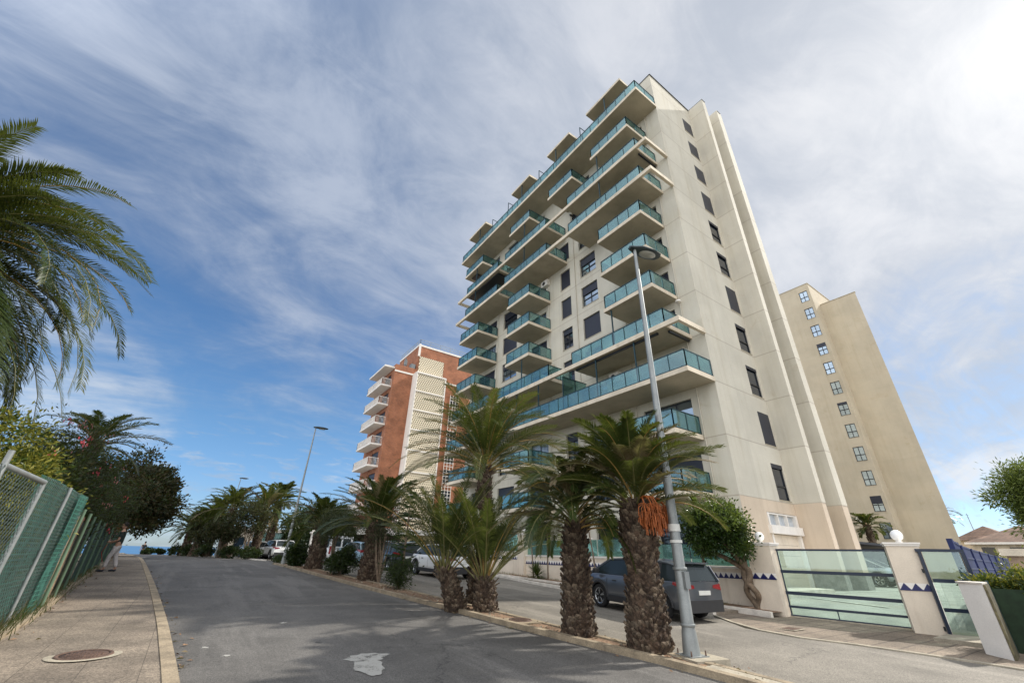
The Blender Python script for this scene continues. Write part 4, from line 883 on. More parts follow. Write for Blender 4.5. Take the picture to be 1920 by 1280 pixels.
f = t.m('MULTIPLY', t.ramp(t.noise(t.mapping(tc.outputs['Object'], (1, 1.5, .25)), 2.2, 5, .6), .35, .65), 1.0)
t.l(t.mix(f, (0.018, 0.068, 0.052, 1), (0.058, 0.19, 0.15, 1)), b.inputs['Base Color']); b.inputs['Roughness'].default_value = .7
tr = t.n('ShaderNodeBsdfTransparent'); tl = t.n('ShaderNodeBsdfTranslucent'); tl.inputs[0].default_value = (0.05, 0.19, 0.15, 1)
m1 = t.n('ShaderNodeMixShader'); m1.inputs[0].default_value = .35; t.l(b.outputs[0], m1.inputs[1]); t.l(tl.outputs[0], m1.inputs[2])
m2 = t.n('ShaderNodeMixShader'); hz = t.ramp(t.m('PINGPONG', sp.outputs[2], .04), .004, .016, 1, .0)
fac = t.m('MULTIPLY', t.m('SUBTRACT', 1.0, hz), t.ramp(t.noise(tc.outputs['Object'], 3.0, 3), .35, .6, .08, .50)); t.l(fac, m2.inputs[0]); t.l(m1.outputs[0], m2.inputs[1]); t.l(tr.outputs[0], m2.inputs[2]); t.l(m2.outputs[0], o_.inputs[0])
M['net'] = m_
def net(mb, y0, y1, off, z1, seed, zb_off=.06, n=26, amp=.045):
    vs = []; nz = 10
    for i in range(n+1):
        y = y0+(y1-y0)*i/n
        for j in range(nz+1):
            z = gz(y)+zb_off+(z1-gz(y)-zb_off)*j/nz
            vs.append((FX(y)+off+amp*mnoise.noise(Vector((y*2.2, z*.7, seed))), y, z+(.04*mnoise.noise(Vector((y*1.5, 3, seed))) if j == nz else 0)))
    mb.add(vs, [(i*(nz+1)+j, (i+1)*(nz+1)+j, (i+1)*(nz+1)+j+1, i*(nz+1)+j+1) for i in range(n) for j in range(nz)], 0, True)
mb = MB(); net(mb, 9.8, 13.35, -.07, .95, 1.3); rel(mb.build('shade_net', M['net'], gf_), gf_)
mb = MB(); net(mb, 12.4, 13.4, .03, .93, 5.3, n=8); rel(mb.build('shade_net', M['net'], gf_), gf_)
mb = MB(); chain(mb, 9.72, 13.35, FX(9.72), FX(13.35), gz(11)+.05, gz(11)+.05, .93); rel(mb.build('wire_mesh', M['wire'], gf_), gf_)
for y in (11.4, 13.36):
    mb = MB(); mb.tube([(FX(y), y, gz(y)-.1), (FX(y), y, .93)], .03, 8); rel(mb.build('post', M['galv'], gf_), gf_)
of = thing('old_reed_fence', 'lower brown reed and green net fence running on down the left pavement', 'fence', (-2.4, 19, gz(19)))
M['reed'] = mat('dry brown reed matting', (0.20, 0.145, 0.09), .95, .3, 4, .5, 35, .8, 60)
mb = MB(); net(mb, 13.6, 15.6, -.05, .62, 2.2, n=10); rel(mb.build('reed_mat', M['reed'], of), of)
mb = MB(); net(mb, 15.5, 19.5, -.12, .55, 4.2, n=16); rel(mb.build('reed_mat', mat('dark matting', (0.035, 0.035, 0.02), .95, .4, 4, .5, 30), of), of)
mb = MB(); net(mb, 19.4, 34, -.05, .62, 7.2, n=40); rel(mb.build('shade_net', mat('dark green shade netting', (0.022, 0.065, 0.045), .8, .3, 3), of), of)
for y in (13.75, 15.5, 17.2, 19.4, 21.5, 24, 27, 30, 33):
    mb = MB(); mb.tube([(FX(y)+.04, y, gz(y)-.1), (FX(y)+.04, y, .70)], .035, 6); rel(mb.build('post', mat('weathered green post', (0.10, 0.16, 0.10), .8) if y == 13.75 else bpy.data.materials['weathered green post'], of), of)
strip('fence_footing', lambda y: FX(y)-.12, lambda y: FX(y)+.16, 4, 34, .17, M['kerb'], 1, thick=.2)
# ---------------------------------------------------------------- vegetation
M['pf1'] = mat_leaf('palm leaf deep green', (0.016, 0.030, 0.007), (0.042, 0.062, 0.016), .36, 1.5, .2)
M['pf2'] = mat_leaf('palm leaf olive', (0.028, 0.042, 0.009), (0.066, 0.08, 0.02), .42, 1.5, .25)
M['pf3'] = mat_leaf('palm leaf dry', (0.11, 0.08, 0.042), (0.22, 0.17, 0.1), .7, 1.5, .2)
M['rachis'] = mat('palm leaf stalk', (0.17, 0.16, 0.055), .5, .3, 3)
M['rachis_o'] = mat('ochre palm leaf stalk', (0.33, 0.20, 0.055), .5, .3, 3)
M['boot'] = mat('brown palm trunk boots', (0.060, 0.038, 0.024), .95, .45, 5, .45, 22, 1.0, 40)
M['boot2'] = mat('greyish cut leaf bases', (0.125, 0.092, 0.062), .95, .4, 6, .4, 28, 1.0, 40)
M['dates'] = mat('orange date sprays', (0.40, 0.11, 0.025), .6, .35, 6)
def frond(mb, o, az, el0, L, droop, nl, lw, ll, rr, mi, mr, twist=0.0, vee=.35, base=.16, segs=9, hang=.25, rw=.022):
    """one feather leaf: curved stalk, two rows of folded leaflets"""
    pts = []; p = Vector(o); el = el0; st = L/segs; side = rr.uniform(-.12, .12); a = az
    pts.append(p.copy())
    for k in range(segs):
        t = (k+.5)/segs; e = el0-droop*(t**1.35); a = az+side*t
        p = p+Vector((math.cos(a)*math.cos(e), math.sin(a)*math.cos(e), math.sin(e)))*st; pts.append(p.copy())
    mb.tube(pts, [rw*(1-.82*k/segs) for k in range(segs+1)], 4, mr, False)
    def at(t):
        f = t*segs; i = min(segs-1, int(f)); return pts[i].lerp(pts[i+1], f-i), (pts[i+1]-pts[i]).normalized()
    roll = rr.uniform(-.5, .5)+twist
    for k in range(nl):
        t = base+(1-base)*(k+.5)/nl; q, d = at(t)
        s0 = d.cross(Vector((0, 0, 1)))
        if s0.length < .05: s0 = Vector((math.sin(az), -math.cos(az), 0))
        s0.normalize(); u0 = s0.cross(d).normalized()
        s = s0*math.cos(roll*t)+u0*math.sin(roll*t); u = s.cross(d).normalized()
        env = min(1, (t-base)/.16+.25)*(1-.62*max(0, (t-.45)/.55)**1.5)
        l = ll*env*rr.uniform(.85, 1.12)
        fw = .50+.75*t+rr.uniform(-.1, .1)
        for sg in (-1, 1):
            dr = (s*sg+d*fw+u*(vee+rr.uniform(-.16, .16))).normalized()
            dr2 = (dr+Vector((0, 0, -hang*rr.uniform(.6, 1.5)))).normalized()
            w = lw*rr.uniform(.8, 1.15); wv = dr.cross(u)
            if wv.length < .01: wv = d.copy()
            wv = wv.normalized()*w*.5
            b0 = q; m_ = b0+dr*l*.5; e_ = m_+dr2*l*.5
            mb.add([b0-wv*.55, b0+wv*.55, m_+wv, m_-wv, e_], [(0, 1, 2, 3), (3, 2, 4)], mi)
def trunk_profile(h, tab):
    return lambda z: interp(tab, z/h)
def palm_trunk(h, prof, rr, near, lean=(0, 0)):
    mb = MB(); n = 14 if near else 9; st = 12; pts = []; rad = []
    for k in range(st+1):
        z = h*k/st; pts.append((lean[0]*(z/h), lean[1]*(z/h), z)); rad.append(prof(z)*.95)
    mb.tube(pts, rad, n, 0, True)
    sh, sw = (.085, .13) if near else (.16, .2)
    rows = int(h/(sh*.62))
    for r_ in range(rows):
        z = h*(r_+.3)/rows; R0 = prof(z); c = max(5, int(2*math.pi*R0/sw)); lx, ly = lean[0]*z/h, lean[1]*z/h
        for k in range(c):
            if rr.random() < .10: continue
            a = 2*math.pi*(k+(r_ % 2)*.5)/c+rr.uniform(-.07, .07); zz = z+rr.uniform(-.035, .035); out = rr.uniform(.01, .105)*(1 if near else 1.3); hw = sw*.5*rr.uniform(.55, 1.25)
            ca, sa = math.cos(a), math.sin(a); T = Vector((-sa, ca, 0)); Nn = Vector((ca, sa, 0)); c0 = Vector((lx, ly, zz))+Nn*R0*.93
            v = [c0-T*hw+Vector((0, 0, 0)), c0+T*hw, c0+T*hw*.6+Nn*(out*.7)+Vector((0, 0, sh*.8)), c0-T*hw*.6+Nn*(out*.7)+Vector((0, 0, sh*.8)), c0+Nn*out+Vector((0, 0, sh*.35)), c0+Vector((0, 0, -sh*.7))]
            mb.add(v, [(0, 5, 4), (5, 1, 4), (0, 4, 3), (1, 2, 4), (2, 3, 4)], 1 if rr.random() < .42 else 0)
    return mb
def palm(x, y, label, h, L, nf, prof, seed, near=True, el=(-.5, 1.45), droop=(.9, 1.5), nl=46, ll=.42, lw=.026, z=None, group=None, lean=(0, 0), dates=0, dry=.06, skirt=0, kind='palm_tree', cat='palm tree', azr=None, hang=.3, ochre=.2, petiole=.16, boots=True, lift=.0, hangers=0):
    rr = random.Random(seed); z = gz(y)+.03 if z is None else z
    t_ = thing(kind, label, cat, (x, y, z), 0, group)
    tk = palm_trunk(h, prof, rr, near, lean)
    mb = MB(); top = Vector((lean[0], lean[1], h)); tr = prof(h)
    for k in range(nf):
        f = (k+.5)/nf; e = el[0]+(el[1]-el[0])*f**.85+rr.uniform(-.12, .12); a = k*2.39996+rr.uniform(-.25, .25)
        if azr: a = azr[0]+(azr[1]-azr[0])*rr.random()
        l = L*rr.uniform(.82, 1.1)*(.72+.28*min(1, (1-f)*2.2)); dp = droop[0]+(droop[1]-droop[0])*rr.random()
        if e < 0: dp *= .75
        isdry = rr.random() < dry or (skirt and f < skirt)
        mi = 2 if isdry else (1 if rr.random() < .38 else 0)
        o = top+Vector((math.cos(a)*tr*.6*(1-.5*f), math.sin(a)*tr*.6*(1-.5*f), -.22*(1-f)+lift*f))
        frond(mb, o, a, e, l, dp, nl, lw, ll, rr, mi, 4 if rr.random() < ochre else 3, 0, .35, petiole, 9 if near else 6, hang, .022 if near else .03)
    for k in range(hangers):
        a = k*2.39996+rr.uniform(-.2, .2); o = top+Vector((math.cos(a)*tr*.7, math.sin(a)*tr*.7, -.35))
        frond(mb, o, a, rr.uniform(-.45, .15), L*rr.uniform(.8, 1.12), rr.uniform(1.1, 1.75), nl, lw, ll, rr, 2 if rr.random() < .05 else rr.choice((0, 1)), 3, 0, .35, petiole, 9, hang, .022)
    mb.build('crown', [M['pf1'], M['pf2'], M['pf3'], M['rachis'], M['rachis_o']], t_)
    for k in range(int(26*tr/.36)):
        a = rr.uniform(0, 6.28); e = rr.uniform(.3, 1.2); o = top+Vector((math.cos(a)*tr*.8, math.sin(a)*tr*.8, -.25+rr.uniform(-.1, .15))); dd = Vector((math.cos(a)*math.cos(e), math.sin(a)*math.cos(e), math.sin(e)))
        tk.tube([o, o+dd*rr.uniform(.2, .45)], [.04, .012], 5, 1, False)
    tk.build('trunk', [M['boot'], M['boot2']], t_)
    if dates:
        mb = MB()
        for k in range(dates):
            a = rr.uniform(-2.3, .9); o = top+Vector((math.cos(a)*tr, math.sin(a)*tr, .0)); q = [o]; e = .9; p = o
            for s in range(5): e -= .62; p = p+Vector((math.cos(a)*math.cos(e), math.sin(a)*math.cos(e), math.sin(e)))*.14; q.append(p)
            mb.tube(q, .016, 5, 0, False)
            for s in range(46):
                b0 = q[rr.randint(3, 5)]; aa = rr.uniform(0, 6.28); sp = rr.uniform(.03, .17); e_ = b0+Vector((math.cos(aa)*sp, math.sin(aa)*sp, -rr.uniform(.08, .34)))
                mb.tube([b0, b0.lerp(e_, .5)+Vector((math.cos(aa)*sp*.4, math.sin(aa)*sp*.4, .03)), e_], [.005, .009, .007], 3, 0, False)
        mb.build('date_cluster', M['dates'], t_)
    return t_
GP = 'palms along the narrow median'
P_old = lambda h, r: trunk_profile(h, [(0, r*1.08), (.08, r*1.12), (.3, r*1.0), (.48, r*.86), (.56, r*.84), (.68, r*1.0), (.82, r*1.0), (.93, r*.82), (1, r*.66)])
P_st = lambda h, r: trunk_profile(h, [(0, r*1.12), (.15, r*1.05), (.5, r*.98), (.8, r*.88), (1, r*.64)])
palm(7.50, 6.12, 'stout palm with orange date sprays, its trunk right beside the lamp post base', 2.62, 1.95, 80, P_old(2.62, .355), 11, dates=15, nl=72, ll=.34, lw=.021, group=GP, dry=.10, el=(.30, 1.45), droop=(.65, 1.4), petiole=.2, lift=.55)
palm(7.26, 7.75, 'slimmer stout palm with arching drooping leaves, second from the lamp post', 2.22, 2.05, 66, P_st(2.22, .31), 23, nl=72, ll=.34, lw=.021, group=GP, dry=.08, el=(.25, 1.4), droop=(1.0, 2.2), petiole=.22, lift=.5)
palm(7.75, 12.75, 'tallest median palm with a high upright crown, rising behind the two young palms', 4.05, 3.5, 64, P_st(4.05, .28), 37, nl=60, ll=.46, lw=.026, group=GP, dry=.05, el=(.10, 1.45), droop=(.8, 1.6), lift=.3, ochre=.6, lean=(.0, -.15), petiole=.14)
palm(6.55, 11.75, 'young palm with a leaning bulbous base, left of the joined pair', 1.05, 2.9, 32, P_st(1.0, .27), 41, nl=48, ll=.40, lw=.024, group=GP, dry=.0, el=(.75, 1.5), droop=(.4, .95), lean=(-.42, .1), petiole=.22)
palm(7.15, 11.25, 'young palm with an upright feathery crown, right of the joined pair', .85, 2.8, 36, P_st(.8, .30), 43, nl=48, ll=.38, lw=.024, group=GP, dry=.0, el=(.72, 1.5), droop=(.4, .95), lean=(-.08, 0), petiole=.22)
palm(6.95, 20.5, 'dark palm with a stocky trunk, directly before the dark parked car', 2.35, 2.75, 54, P_old(2.35, .43), 53, nl=44, ll=.42, lw=.04, group=GP, el=(.15, 1.45), droop=(.7, 1.35), lift=.3, dry=.03)
palm(6.20, 27.6, 'dark palm left of the white van, its trunk wider at the foot', 2.2, 2.3, 50, P_st(2.2, .42), 59, nl=36, ll=.42, lw=.05, near=False, group=GP, el=(.1, 1.4), droop=(.8, 1.6), lift=.3, dry=.05)
# palms farther away
far_prof = lambda h, r: trunk_profile(h, [(0, r*1.2), (.3, r), (.8, r*1.05), (1, r*.9)])
GF = 'palms at the far end of the street'
for x, y, h, L, seed, lab in ((5.3, 47.5, 3.9, 3.3, 61, 'far palm with a full round crown, right of the others against the sky'), (2.9, 50, 4.1, 3.2, 62, 'far palm with an arching crown, left of the fullest one'),
        (6.6, 50, 5.1, 2.6, 63, 'thin tall far palm peeping over the fullest crown'), (1.0, 54, 2.6, 3.0, 64, 'low far palm with brownish leaves near the sea horizon'), (0.2, 57, 2.4, 2.4, 65, 'leftmost and smallest far palm beside the sea horizon'), (2.0, 55, 3.6, 2.6, 66, 'far palm hidden behind the arching one')):
    palm(x, y, lab, h, L, 40, far_prof(h, .34), seed, near=False, nl=28, ll=.5, lw=.085, group=GF, dry=.06, el=(-.1, 1.45), droop=(.8, 1.5), lift=.3)
palm(-4.9, 28.3, 'palm standing behind the flowering oleanders on the left', 5.4, 2.7, 40, far_prof(5.2, .3), 71, near=False, nl=30, ll=.45, lw=.05, el=(-.5, 1.45))
palm(-7.05, 13.4, 'big feathery date palm leaning over the left edge of the view', 7.6, 4.9, 165, P_st(7.6, .34), 73, nl=84, ll=.60, lw=.028, dry=.05, el=(-.6, 1.5), droop=(1.2, 2.1), hang=.35, dates=0, z=-1.5, petiole=.13, hangers=70)
palm(52, 15.5, 'small fan shaped palm standing in front of the tan block', 4.6, 1.9, 26, far_prof(4.6, .26), 81, near=False, nl=18, ll=.5, lw=.09, z=-1.2, el=(-.3, 1.4))
palm(98, 19.5, 'palm just showing past the right edge of the tan block', 9, 3.0, 26, far_prof(9, .3), 83, near=False, nl=16, ll=.6, lw=.14, z=-1.2)
# ---- leafy shrubs and trees
def leaves(mb, c, rad, n, size, rr, mis, clump=.5, k=26, flat=0, shell=.55, aspect=2.2, bot=-1.0, nf=None):
    """leaves in clumps spread through an uneven ellipsoid"""
    cl = []
    for i in range(k):
        while True:
            v = Vector((rr.gauss(0, 1), rr.gauss(0, 1), rr.gauss(0, 1))).normalized()
            if v.z > bot: break
        q = rr.uniform(shell, 1.0); cl.append((Vector((v.x*rad[0]*q, v.y*rad[1]*q, v.z*rad[2]*q)), rr.uniform(.55, 1.2)*clump))
    for i in range(n):
        o, s = cl[i % k]; v = Vector((rr.gauss(0, .5), rr.gauss(0, .5), rr.gauss(0, .42)))*s; p = Vector(c)+o+v
        d = (v+Vector((rr.gauss(0, .4), rr.gauss(0, .4), rr.gauss(.1, .4)))*s*.9).normalized(); a = Vector((rr.gauss(0, 1), rr.gauss(0, 1), rr.gauss(0, 1))).cross(d)
        if a.length < .01: continue
        a.normalize(); l = size*rr.uniform(.7, 1.3); w = l/aspect; m_ = p+d*l*.5; nn = a.cross(d)*w*.25
        mb.add([p, m_+a*w*.5+nn, p+d*l, m_-a*w*.5+nn], [(0, 1, 2, 3)], rr.choice(mis))
def limbs(mb, base, tips, r0, rr, mi=0):
    for tp in tips:
        b = Vector(base); e = Vector(tp); m1 = b.lerp(e, .4)+Vector((rr.uniform(-.1, .1), rr.uniform(-.1, .1), rr.uniform(0, .15)))*(e-b).length*.5
        mb.tube([b, m1, e], [r0, r0*.7, r0*.25], 6, mi, False)
M['bark'] = mat('grey brown bark', (0.17, 0.125, 0.085), .95, .3, 5, .3, 30, .9, 30)
M['lf_dark'] = mat_leaf('dark glossy leaf', (0.009, 0.022, 0.005), (0.03, 0.058, 0.01), .3, 2, .12)
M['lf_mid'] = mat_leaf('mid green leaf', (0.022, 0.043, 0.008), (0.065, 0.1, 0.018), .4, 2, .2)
M['lf_yel'] = mat_leaf('yellow green leaf', (0.13, 0.135, 0.018), (0.27, 0.24, 0.035), .5, 2, .3)
M['lf_ole'] = mat_leaf('oleander leaf', (0.011, 0.021, 0.007), (0.033, 0.049, 0.016), .45, 2, .15)
M['lf_brn'] = mat_leaf('bronze foliage', (0.022, 0.018, 0.006), (0.055, 0.042, 0.013), .6, 1, .12)
M['lf_grey'] = mat_leaf('grey green foliage', (0.028, 0.034, 0.015), (0.068, 0.072, 0.033), .6, 1, .2)
M['pink'] = mat('pink oleander flower', (0.55, 0.06, 0.09), .6, .3, 5)
M['pale_pink'] = mat('pale pink flower', (0.62, 0.25, 0.22), .6, .3, 5)
# round ficus with a braided trunk
rr = random.Random(5)
fx = thing('ficus_tree', 'clipped round ficus tree with a braided trunk leaning over the cream wall', 'tree', (15.75, 8.35, gz(8.3)+.14))
mb = MB()
for s in (-1, 1):
    pts = []; 
    for k in range(13):
        f = k/12; a = s*math.pi*f*1.6; r_ = .12*math.sin(math.pi*f)+.03; pts.append((r_*math.cos(a)-.05*f, r_*math.sin(a)*1.2+.1*f, 1.15*f))
    mb.tube(pts, [.11-.02*math.sin(3.14*k/12) for k in range(13)], 8, 0)
limbs(mb, (-.05, .1, 1.1), [(-.9, 1.3, 1.75), (-.2, .5, 2.0), (-.6, .8, 2.3), (-.1, -.1, 2.2), (-.8, .3, 1.9), (-.5, 1.5, 1.9)], .09, rr); mb.build('trunk', M['bark'], fx)
mb = MB(); C = (-.42, .62, 2.18)
leaves(mb, C, (.98, 1.12, .92), 15000, .105, rr, [0, 0, 0, 1], .36, 80, shell=.45, aspect=1.9, bot=-.75); leaves(mb, (C[0], C[1], C[2]+.22), (.9, 1.02, .85), 2600, .115, rr, [1, 2], .3, 50, shell=.85, aspect=2.2, bot=.15)  # second layer: top leaves yellower, sunlight on the crown put into their colour
mb.build('crown', [M['lf_dark'], M['lf_mid'], mat_leaf('sunlit top leaf', (0.09, 0.15, 0.02), (0.16, 0.21, 0.04), .4)], fx)
def bush(x, y, label, rad, n, size, seed, mis, mats, kind='shrub', cat='shrub', stems=9, zoff=0, z=None, flowers=0, fm=None, asp=3.5, k=26, clump=.5, group=None, bot=-.9, spread=.5, shell=.45):
    rr = random.Random(seed); z0 = (gz(y)+.06 if z is None else z)
    t_ = thing(kind, label, cat, (x, y, z0), 0, group)
    mb = MB(); limbs(mb, (0, 0, 0), [(rr.uniform(-1, 1)*rad[0]*spread, rr.uniform(-1, 1)*rad[1]*spread, zoff+rad[2]*rr.uniform(.5, 1.3)) for _ in range(stems)], .03 if zoff < .5 else .05, rr); mb.build('trunk', M['bark'], t_)
    mb = MB(); leaves(mb, (0, 0, zoff+rad[2]), rad, int(n*(2.1 if kind == 'oleander' else 1.6)), size*.95, rr, mis, clump*min(rad), k, aspect=asp, bot=bot, shell=shell); mb.build('crown', mats, t_)
    if flowers:
        mb = MB(); ff = random.Random(seed+1)
        for i in range(flowers):
            v = Vector((ff.gauss(0, 1), ff.gauss(0, 1), ff.gauss(0, 1))).normalized(); v.x = abs(v.x); p = Vector((v.x*rad[0], v.y*rad[1], zoff+rad[2]+v.z*rad[2]))*1.04
            for j in range(7):
                o = p+Vector((ff.gauss(0, .07), ff.gauss(0, .07), ff.gauss(0, .06)))
                for q in range(5):
                    a = q*1.256; mb.add([o, o+Vector((.02, math.cos(a)*.035, math.sin(a)*.035)), o+Vector((.0, math.cos(a+.5)*.05, math.sin(a+.5)*.05)), o+Vector((.02, math.cos(a+1)*.035, math.sin(a+1)*.035))], [(0, 1, 2, 3)])
        mb.build('flowers', fm or M['pink'], t_, kind='stuff')
    return t_
ML3 = [M['lf_ole'], M['lf_mid'], M['lf_dark']]
bush(6.87, 16.9, 'leafy oleander bush in the median at the foot of the thin dark tree', (.42, .5, .48), 1500, .13, 101, [0, 0, 1], ML3, asp=5, group='bushes in the median')
bush(6.50, 23.5, 'dense dark bush in the median between two stocky palms', (.62, .75, .55), 2600, .15, 102, [0, 2], ML3, asp=3, group='bushes in the median')
bush(5.75, 30.2, 'dark rounded bush in the median, farther than the van', (.6, .9, .55), 2200, .17, 103, [2, 2, 0], ML3, asp=2.5, group='bushes in the median')
bush(5.15, 33.0, 'low tuft at the far tip of the median', (.3, .4, .2), 300, .15, 104, [0, 1], ML3, group='bushes in the median')
# thin dark conifer in the median
def tiers(x, y, label, h, r0, n, seed, z=None, kind='conifer_tree', z0=.9, m_='lf_dark'):
    rr = random.Random(seed); t_ = thing(kind, label, 'tree', (x, y, gz(y)+.06 if z is None else z)); mb = MB(); mb.tube([(0, 0, 0), (.03, 0, h*.5), (0, 0, h)], [.055, .04, .01], 7); mb.build('trunk', M['bark'], t_)
    mb = MB()
    for i in range(n):
        f = i/n; zz = z0+(h-z0)*f; c = 7
        for k in range(c):
            a = rr.uniform(0, 6.28); l = r0*(1-f*.82)*rr.uniform(.5, 1.1); d = Vector((math.cos(a), math.sin(a), rr.uniform(-.15, .35)))
            for j in range(int(46*(1-f*.5))):
                q = rr.uniform(.1, 1); p = Vector((0, 0, zz))+d*l*q; s = d.cross(Vector((0, 0, 1)))*rr.choice((-1, 1)); e_ = p+(s*.8+d*.5+Vector((0, 0, rr.uniform(-.3, .6))))*rr.uniform(.06, .13); w = Vector((0, 0, .014))
                mb.add([p-w, p+w, e_], [(0, 1, 2)], 0)
    mb.build('crown', [M[m_]], t_); return t_
tiers(7.05, 17.2, 'thin dark conifer in tiers, growing in the median left of the young palms', 3.9, .95, 17, 111)
bush(6.35, 24.6, 'small many stemmed tree with a loose grey green crown in the median', (1.15, 1.3, .85), 4200, .10, 112, [0, 1], [M['lf_grey'], M['lf_ole']], kind='small_tree', cat='tree', zoff=1.25, stems=9, asp=3, spread=.45, k=60)
bush(6.9, 19.1, 'loose grey green sapling between the conifer and the stocky palm', (.75, .8, .75), 1900, .10, 113, [0, 1], [M['lf_grey'], M['lf_ole']], kind='small_tree', cat='tree', zoff=1.2, asp=4, k=30, flowers=5, fm=M['pale_pink'])
# left side masses
bush(-3.75, 13.3, 'yellow green leafy bush above the netted fence', (1.25, 1.5, 1.9), 13000, .115, 121, [0, 0, 1], [M['lf_yel'], M['lf_mid']], zoff=.25, asp=2.6, k=110, clump=.34, z=-1.5, bot=-.9, flowers=0)
bush(-5.6, 11.6, 'olive leafy bush at the left edge behind the chain link fence', (1.3, 1.6, 1.75), 8000, .12, 122, [0, 1, 1], [M['lf_yel'], M['lf_brn']], zoff=.2, asp=2.6, k=70, clump=.36, z=-1.5)
GO = 'oleanders overhanging the left fence'
for i, (x, y, rx, ry, rz, n, lab) in enumerate(((-3.65, 16.6, 1.2, 1.5, 1.75, 9000, 'dark oleander with scattered pink flowers, next to the yellow green bush'), (-3.95, 19.8, 1.45, 1.8, 2.0, 9000, 'tallest pink flowering oleander, in front of the palm behind the fence'), (-3.9, 23.6, 1.45, 2.0, 1.7, 8000, 'dark oleander overhanging the fence above the standing person'), (-4.0, 28.6, 1.5, 2.3, 1.8, 7000, 'dark overgrown oleander just beyond the standing person'))):
    bush(x, y, lab, (rx, ry, rz), n, .14, 130+i, [0, 0, 1, 2], [M['lf_ole'], M['lf_mid'], M['lf_brn']], kind='oleander', cat='shrub', zoff=.55, asp=4.5, k=80, clump=.36, flowers=(14, 16, 12, 4)[i], fm=M['pink'] if i % 2 == 0 else M['pale_pink'], group=GO)
    bpy.context.view_layer.update()
# big bronze tree at the end of the left pavement
rr = random.Random(9); bt_ = thing('bronze_tree', 'large dark bronze tree with tiered branches at the far end of the left pavement', 'tree', (-4.3, 44, gz(44)))
mb = MB(); mb.tube([(0, 0, -.2), (.05, 0, 1.6), (-.2, 0, 3.8)], [.42, .33, .2], 10); limbs(mb, (0, 0, 1.4), [(2.0, -1, 3.2), (-2, 1, 3.4), (1.6, 1.5, 5), (.3, -2, 4.6), (2.4, 0, 4.4)], .16, rr); mb.build('trunk', mat('orange brown bark', (0.30, 0.16, 0.075), .95, .3, 3), bt_)
mb = MB()
leaves(mb, (.1, -.5, 3.9), (2.8, 4.2, 3.0), 36000, .25, rr, [0, 0, 1], .75, 130, aspect=2.0, shell=.35, bot=-.8)
for i in range(60):
    a = rr.uniform(-1.4, 1.4); e = rr.uniform(-.7, 1.0); d = Vector((math.cos(a)*math.cos(e), math.sin(a)*math.cos(e), math.sin(e)*.6)); b0 = Vector((.1, -.5, 3.9))+Vector((d.x*2.3, d.y*3.5, math.sin(e)*2.6)); l = rr.uniform(.5, 1.15)
    for j in range(70): q = rr.random(); p = b0+d*l*q+Vector((rr.gauss(0, .07), rr.gauss(0, .07), rr.gauss(0, .06))); f_ = Vector((rr.gauss(0, 1), rr.gauss(0, 1), rr.gauss(0, 1))).normalized()*.11; g_ = f_.cross(d).normalized()*.05; mb.add([p, p+f_*.5+g_, p+f_, p+f_*.5-g_], [(0, 1, 2, 3)], rr.choice((0, 1)))
mb.build('crown', [M['lf_brn'], M['lf_ole']], bt_)
# green masses down the far right side
GH = 'dark green shrubs along the far right side'
for i, (x, y, rx, ry, rz, zf, lab) in enumerate(((11.2, 47, 2.2, 3, 1.7, 0, 'dark hedge clump right of the white gate post'), (9.3, 50, 1.6, 2.5, 1.6, 0, 'dark hedge clump behind the two far white cars'), (11.5, 57, 3.0, 4, 2.6, .4, 'taller green shrub mass behind the dark hedge'), (14.6, 60, 3.0, 3, 2.6, .6, 'green shrub mass left of the brick block foot'))):
    bush(x, y, lab, (rx, ry, rz), 4500, .32, 150+i, [0, 2, 2], ML3, zoff=zf, asp=2, k=60, clump=.4, group=GH)
for i, (x, y, rx, ry, rz, zf, lab) in enumerate(((4.4, 45.5, 1.5, 1.3, 1.5, 1.5, 'olive tree crown under the fullest far palm'), (2.6, 47.5, 1.3, 1.2, 1.1, 1.2, 'dark tree under the arching far palm'), (1.3, 52, 1.3, 1.3, 1.1, .9, 'brownish low tree near the small far palms'))):
    bush(x, y, lab, (rx, ry, rz), 3200, .2, 160+i, [0, 1, 2], [M['lf_grey'], M['lf_ole'], M['lf_brn']], kind='small_tree', cat='tree', zoff=zf, asp=2.5, k=50, clump=.45, group='small trees among the far palms')
for i, (x, y, r_, lab) in enumerate(((4.6, 43.8, .8, 'clipped bush at the kerb under the fullest far palm'), (3.4, 46.5, .8, 'clipped bush at the kerb beside the leaning grey pole'), (1.9, 50.5, .9, 'clipped dark bush left of the leaning grey pole'), (.6, 55, .9, 'low bush near the sea horizon, second from the left'), (-.3, 57.5, .8, 'low bush nearest the gap with the sea'), (-2.9, 62, .5, 'tiny bush at the edge above the sea'), (-2.0, 63, .4, 'small tuft right of the distant walker'))):
    bush(x, y, lab, (r_, r_*1.3, r_*.55), 900, .2, 170+i, [0, 2], ML3, asp=2.2, k=20, group='low bushes along the far kerb')
# right edge
bush(40.2, 2.9, 'feathery green tree cut off by the right edge of the view', (2.3, 2.3, 2.1), 15000, .26, 181, [1, 1, 0], [M['lf_mid'], mat_leaf('pale feathery leaf', (0.075, 0.115, 0.022), (0.16, 0.20, 0.05), .5)], kind='feathery_tree', cat='tree', zoff=2.9, asp=4, k=110, clump=.32, z=-1.3, stems=12)  # paler leaves mixed at random through the crown
bush(15.95, 1.95, 'clipped yellowish hedge above the green mesh fence at the right edge', (.7, 1.2, .42), 5200, .09, 182, [0, 0, 1], [M['lf_mid'], M['lf_yel']], zoff=.85, asp=2.2, k=70, clump=.5, z=-1.65, bot=-.6)
bush(60, 9.5, 'small bush in front of the tiled house', (1.2, 1.5, .9), 900, .25, 183, [0, 1], [M['lf_mid'], M['lf_yel']], zoff=.6, z=-1.2, k=20)
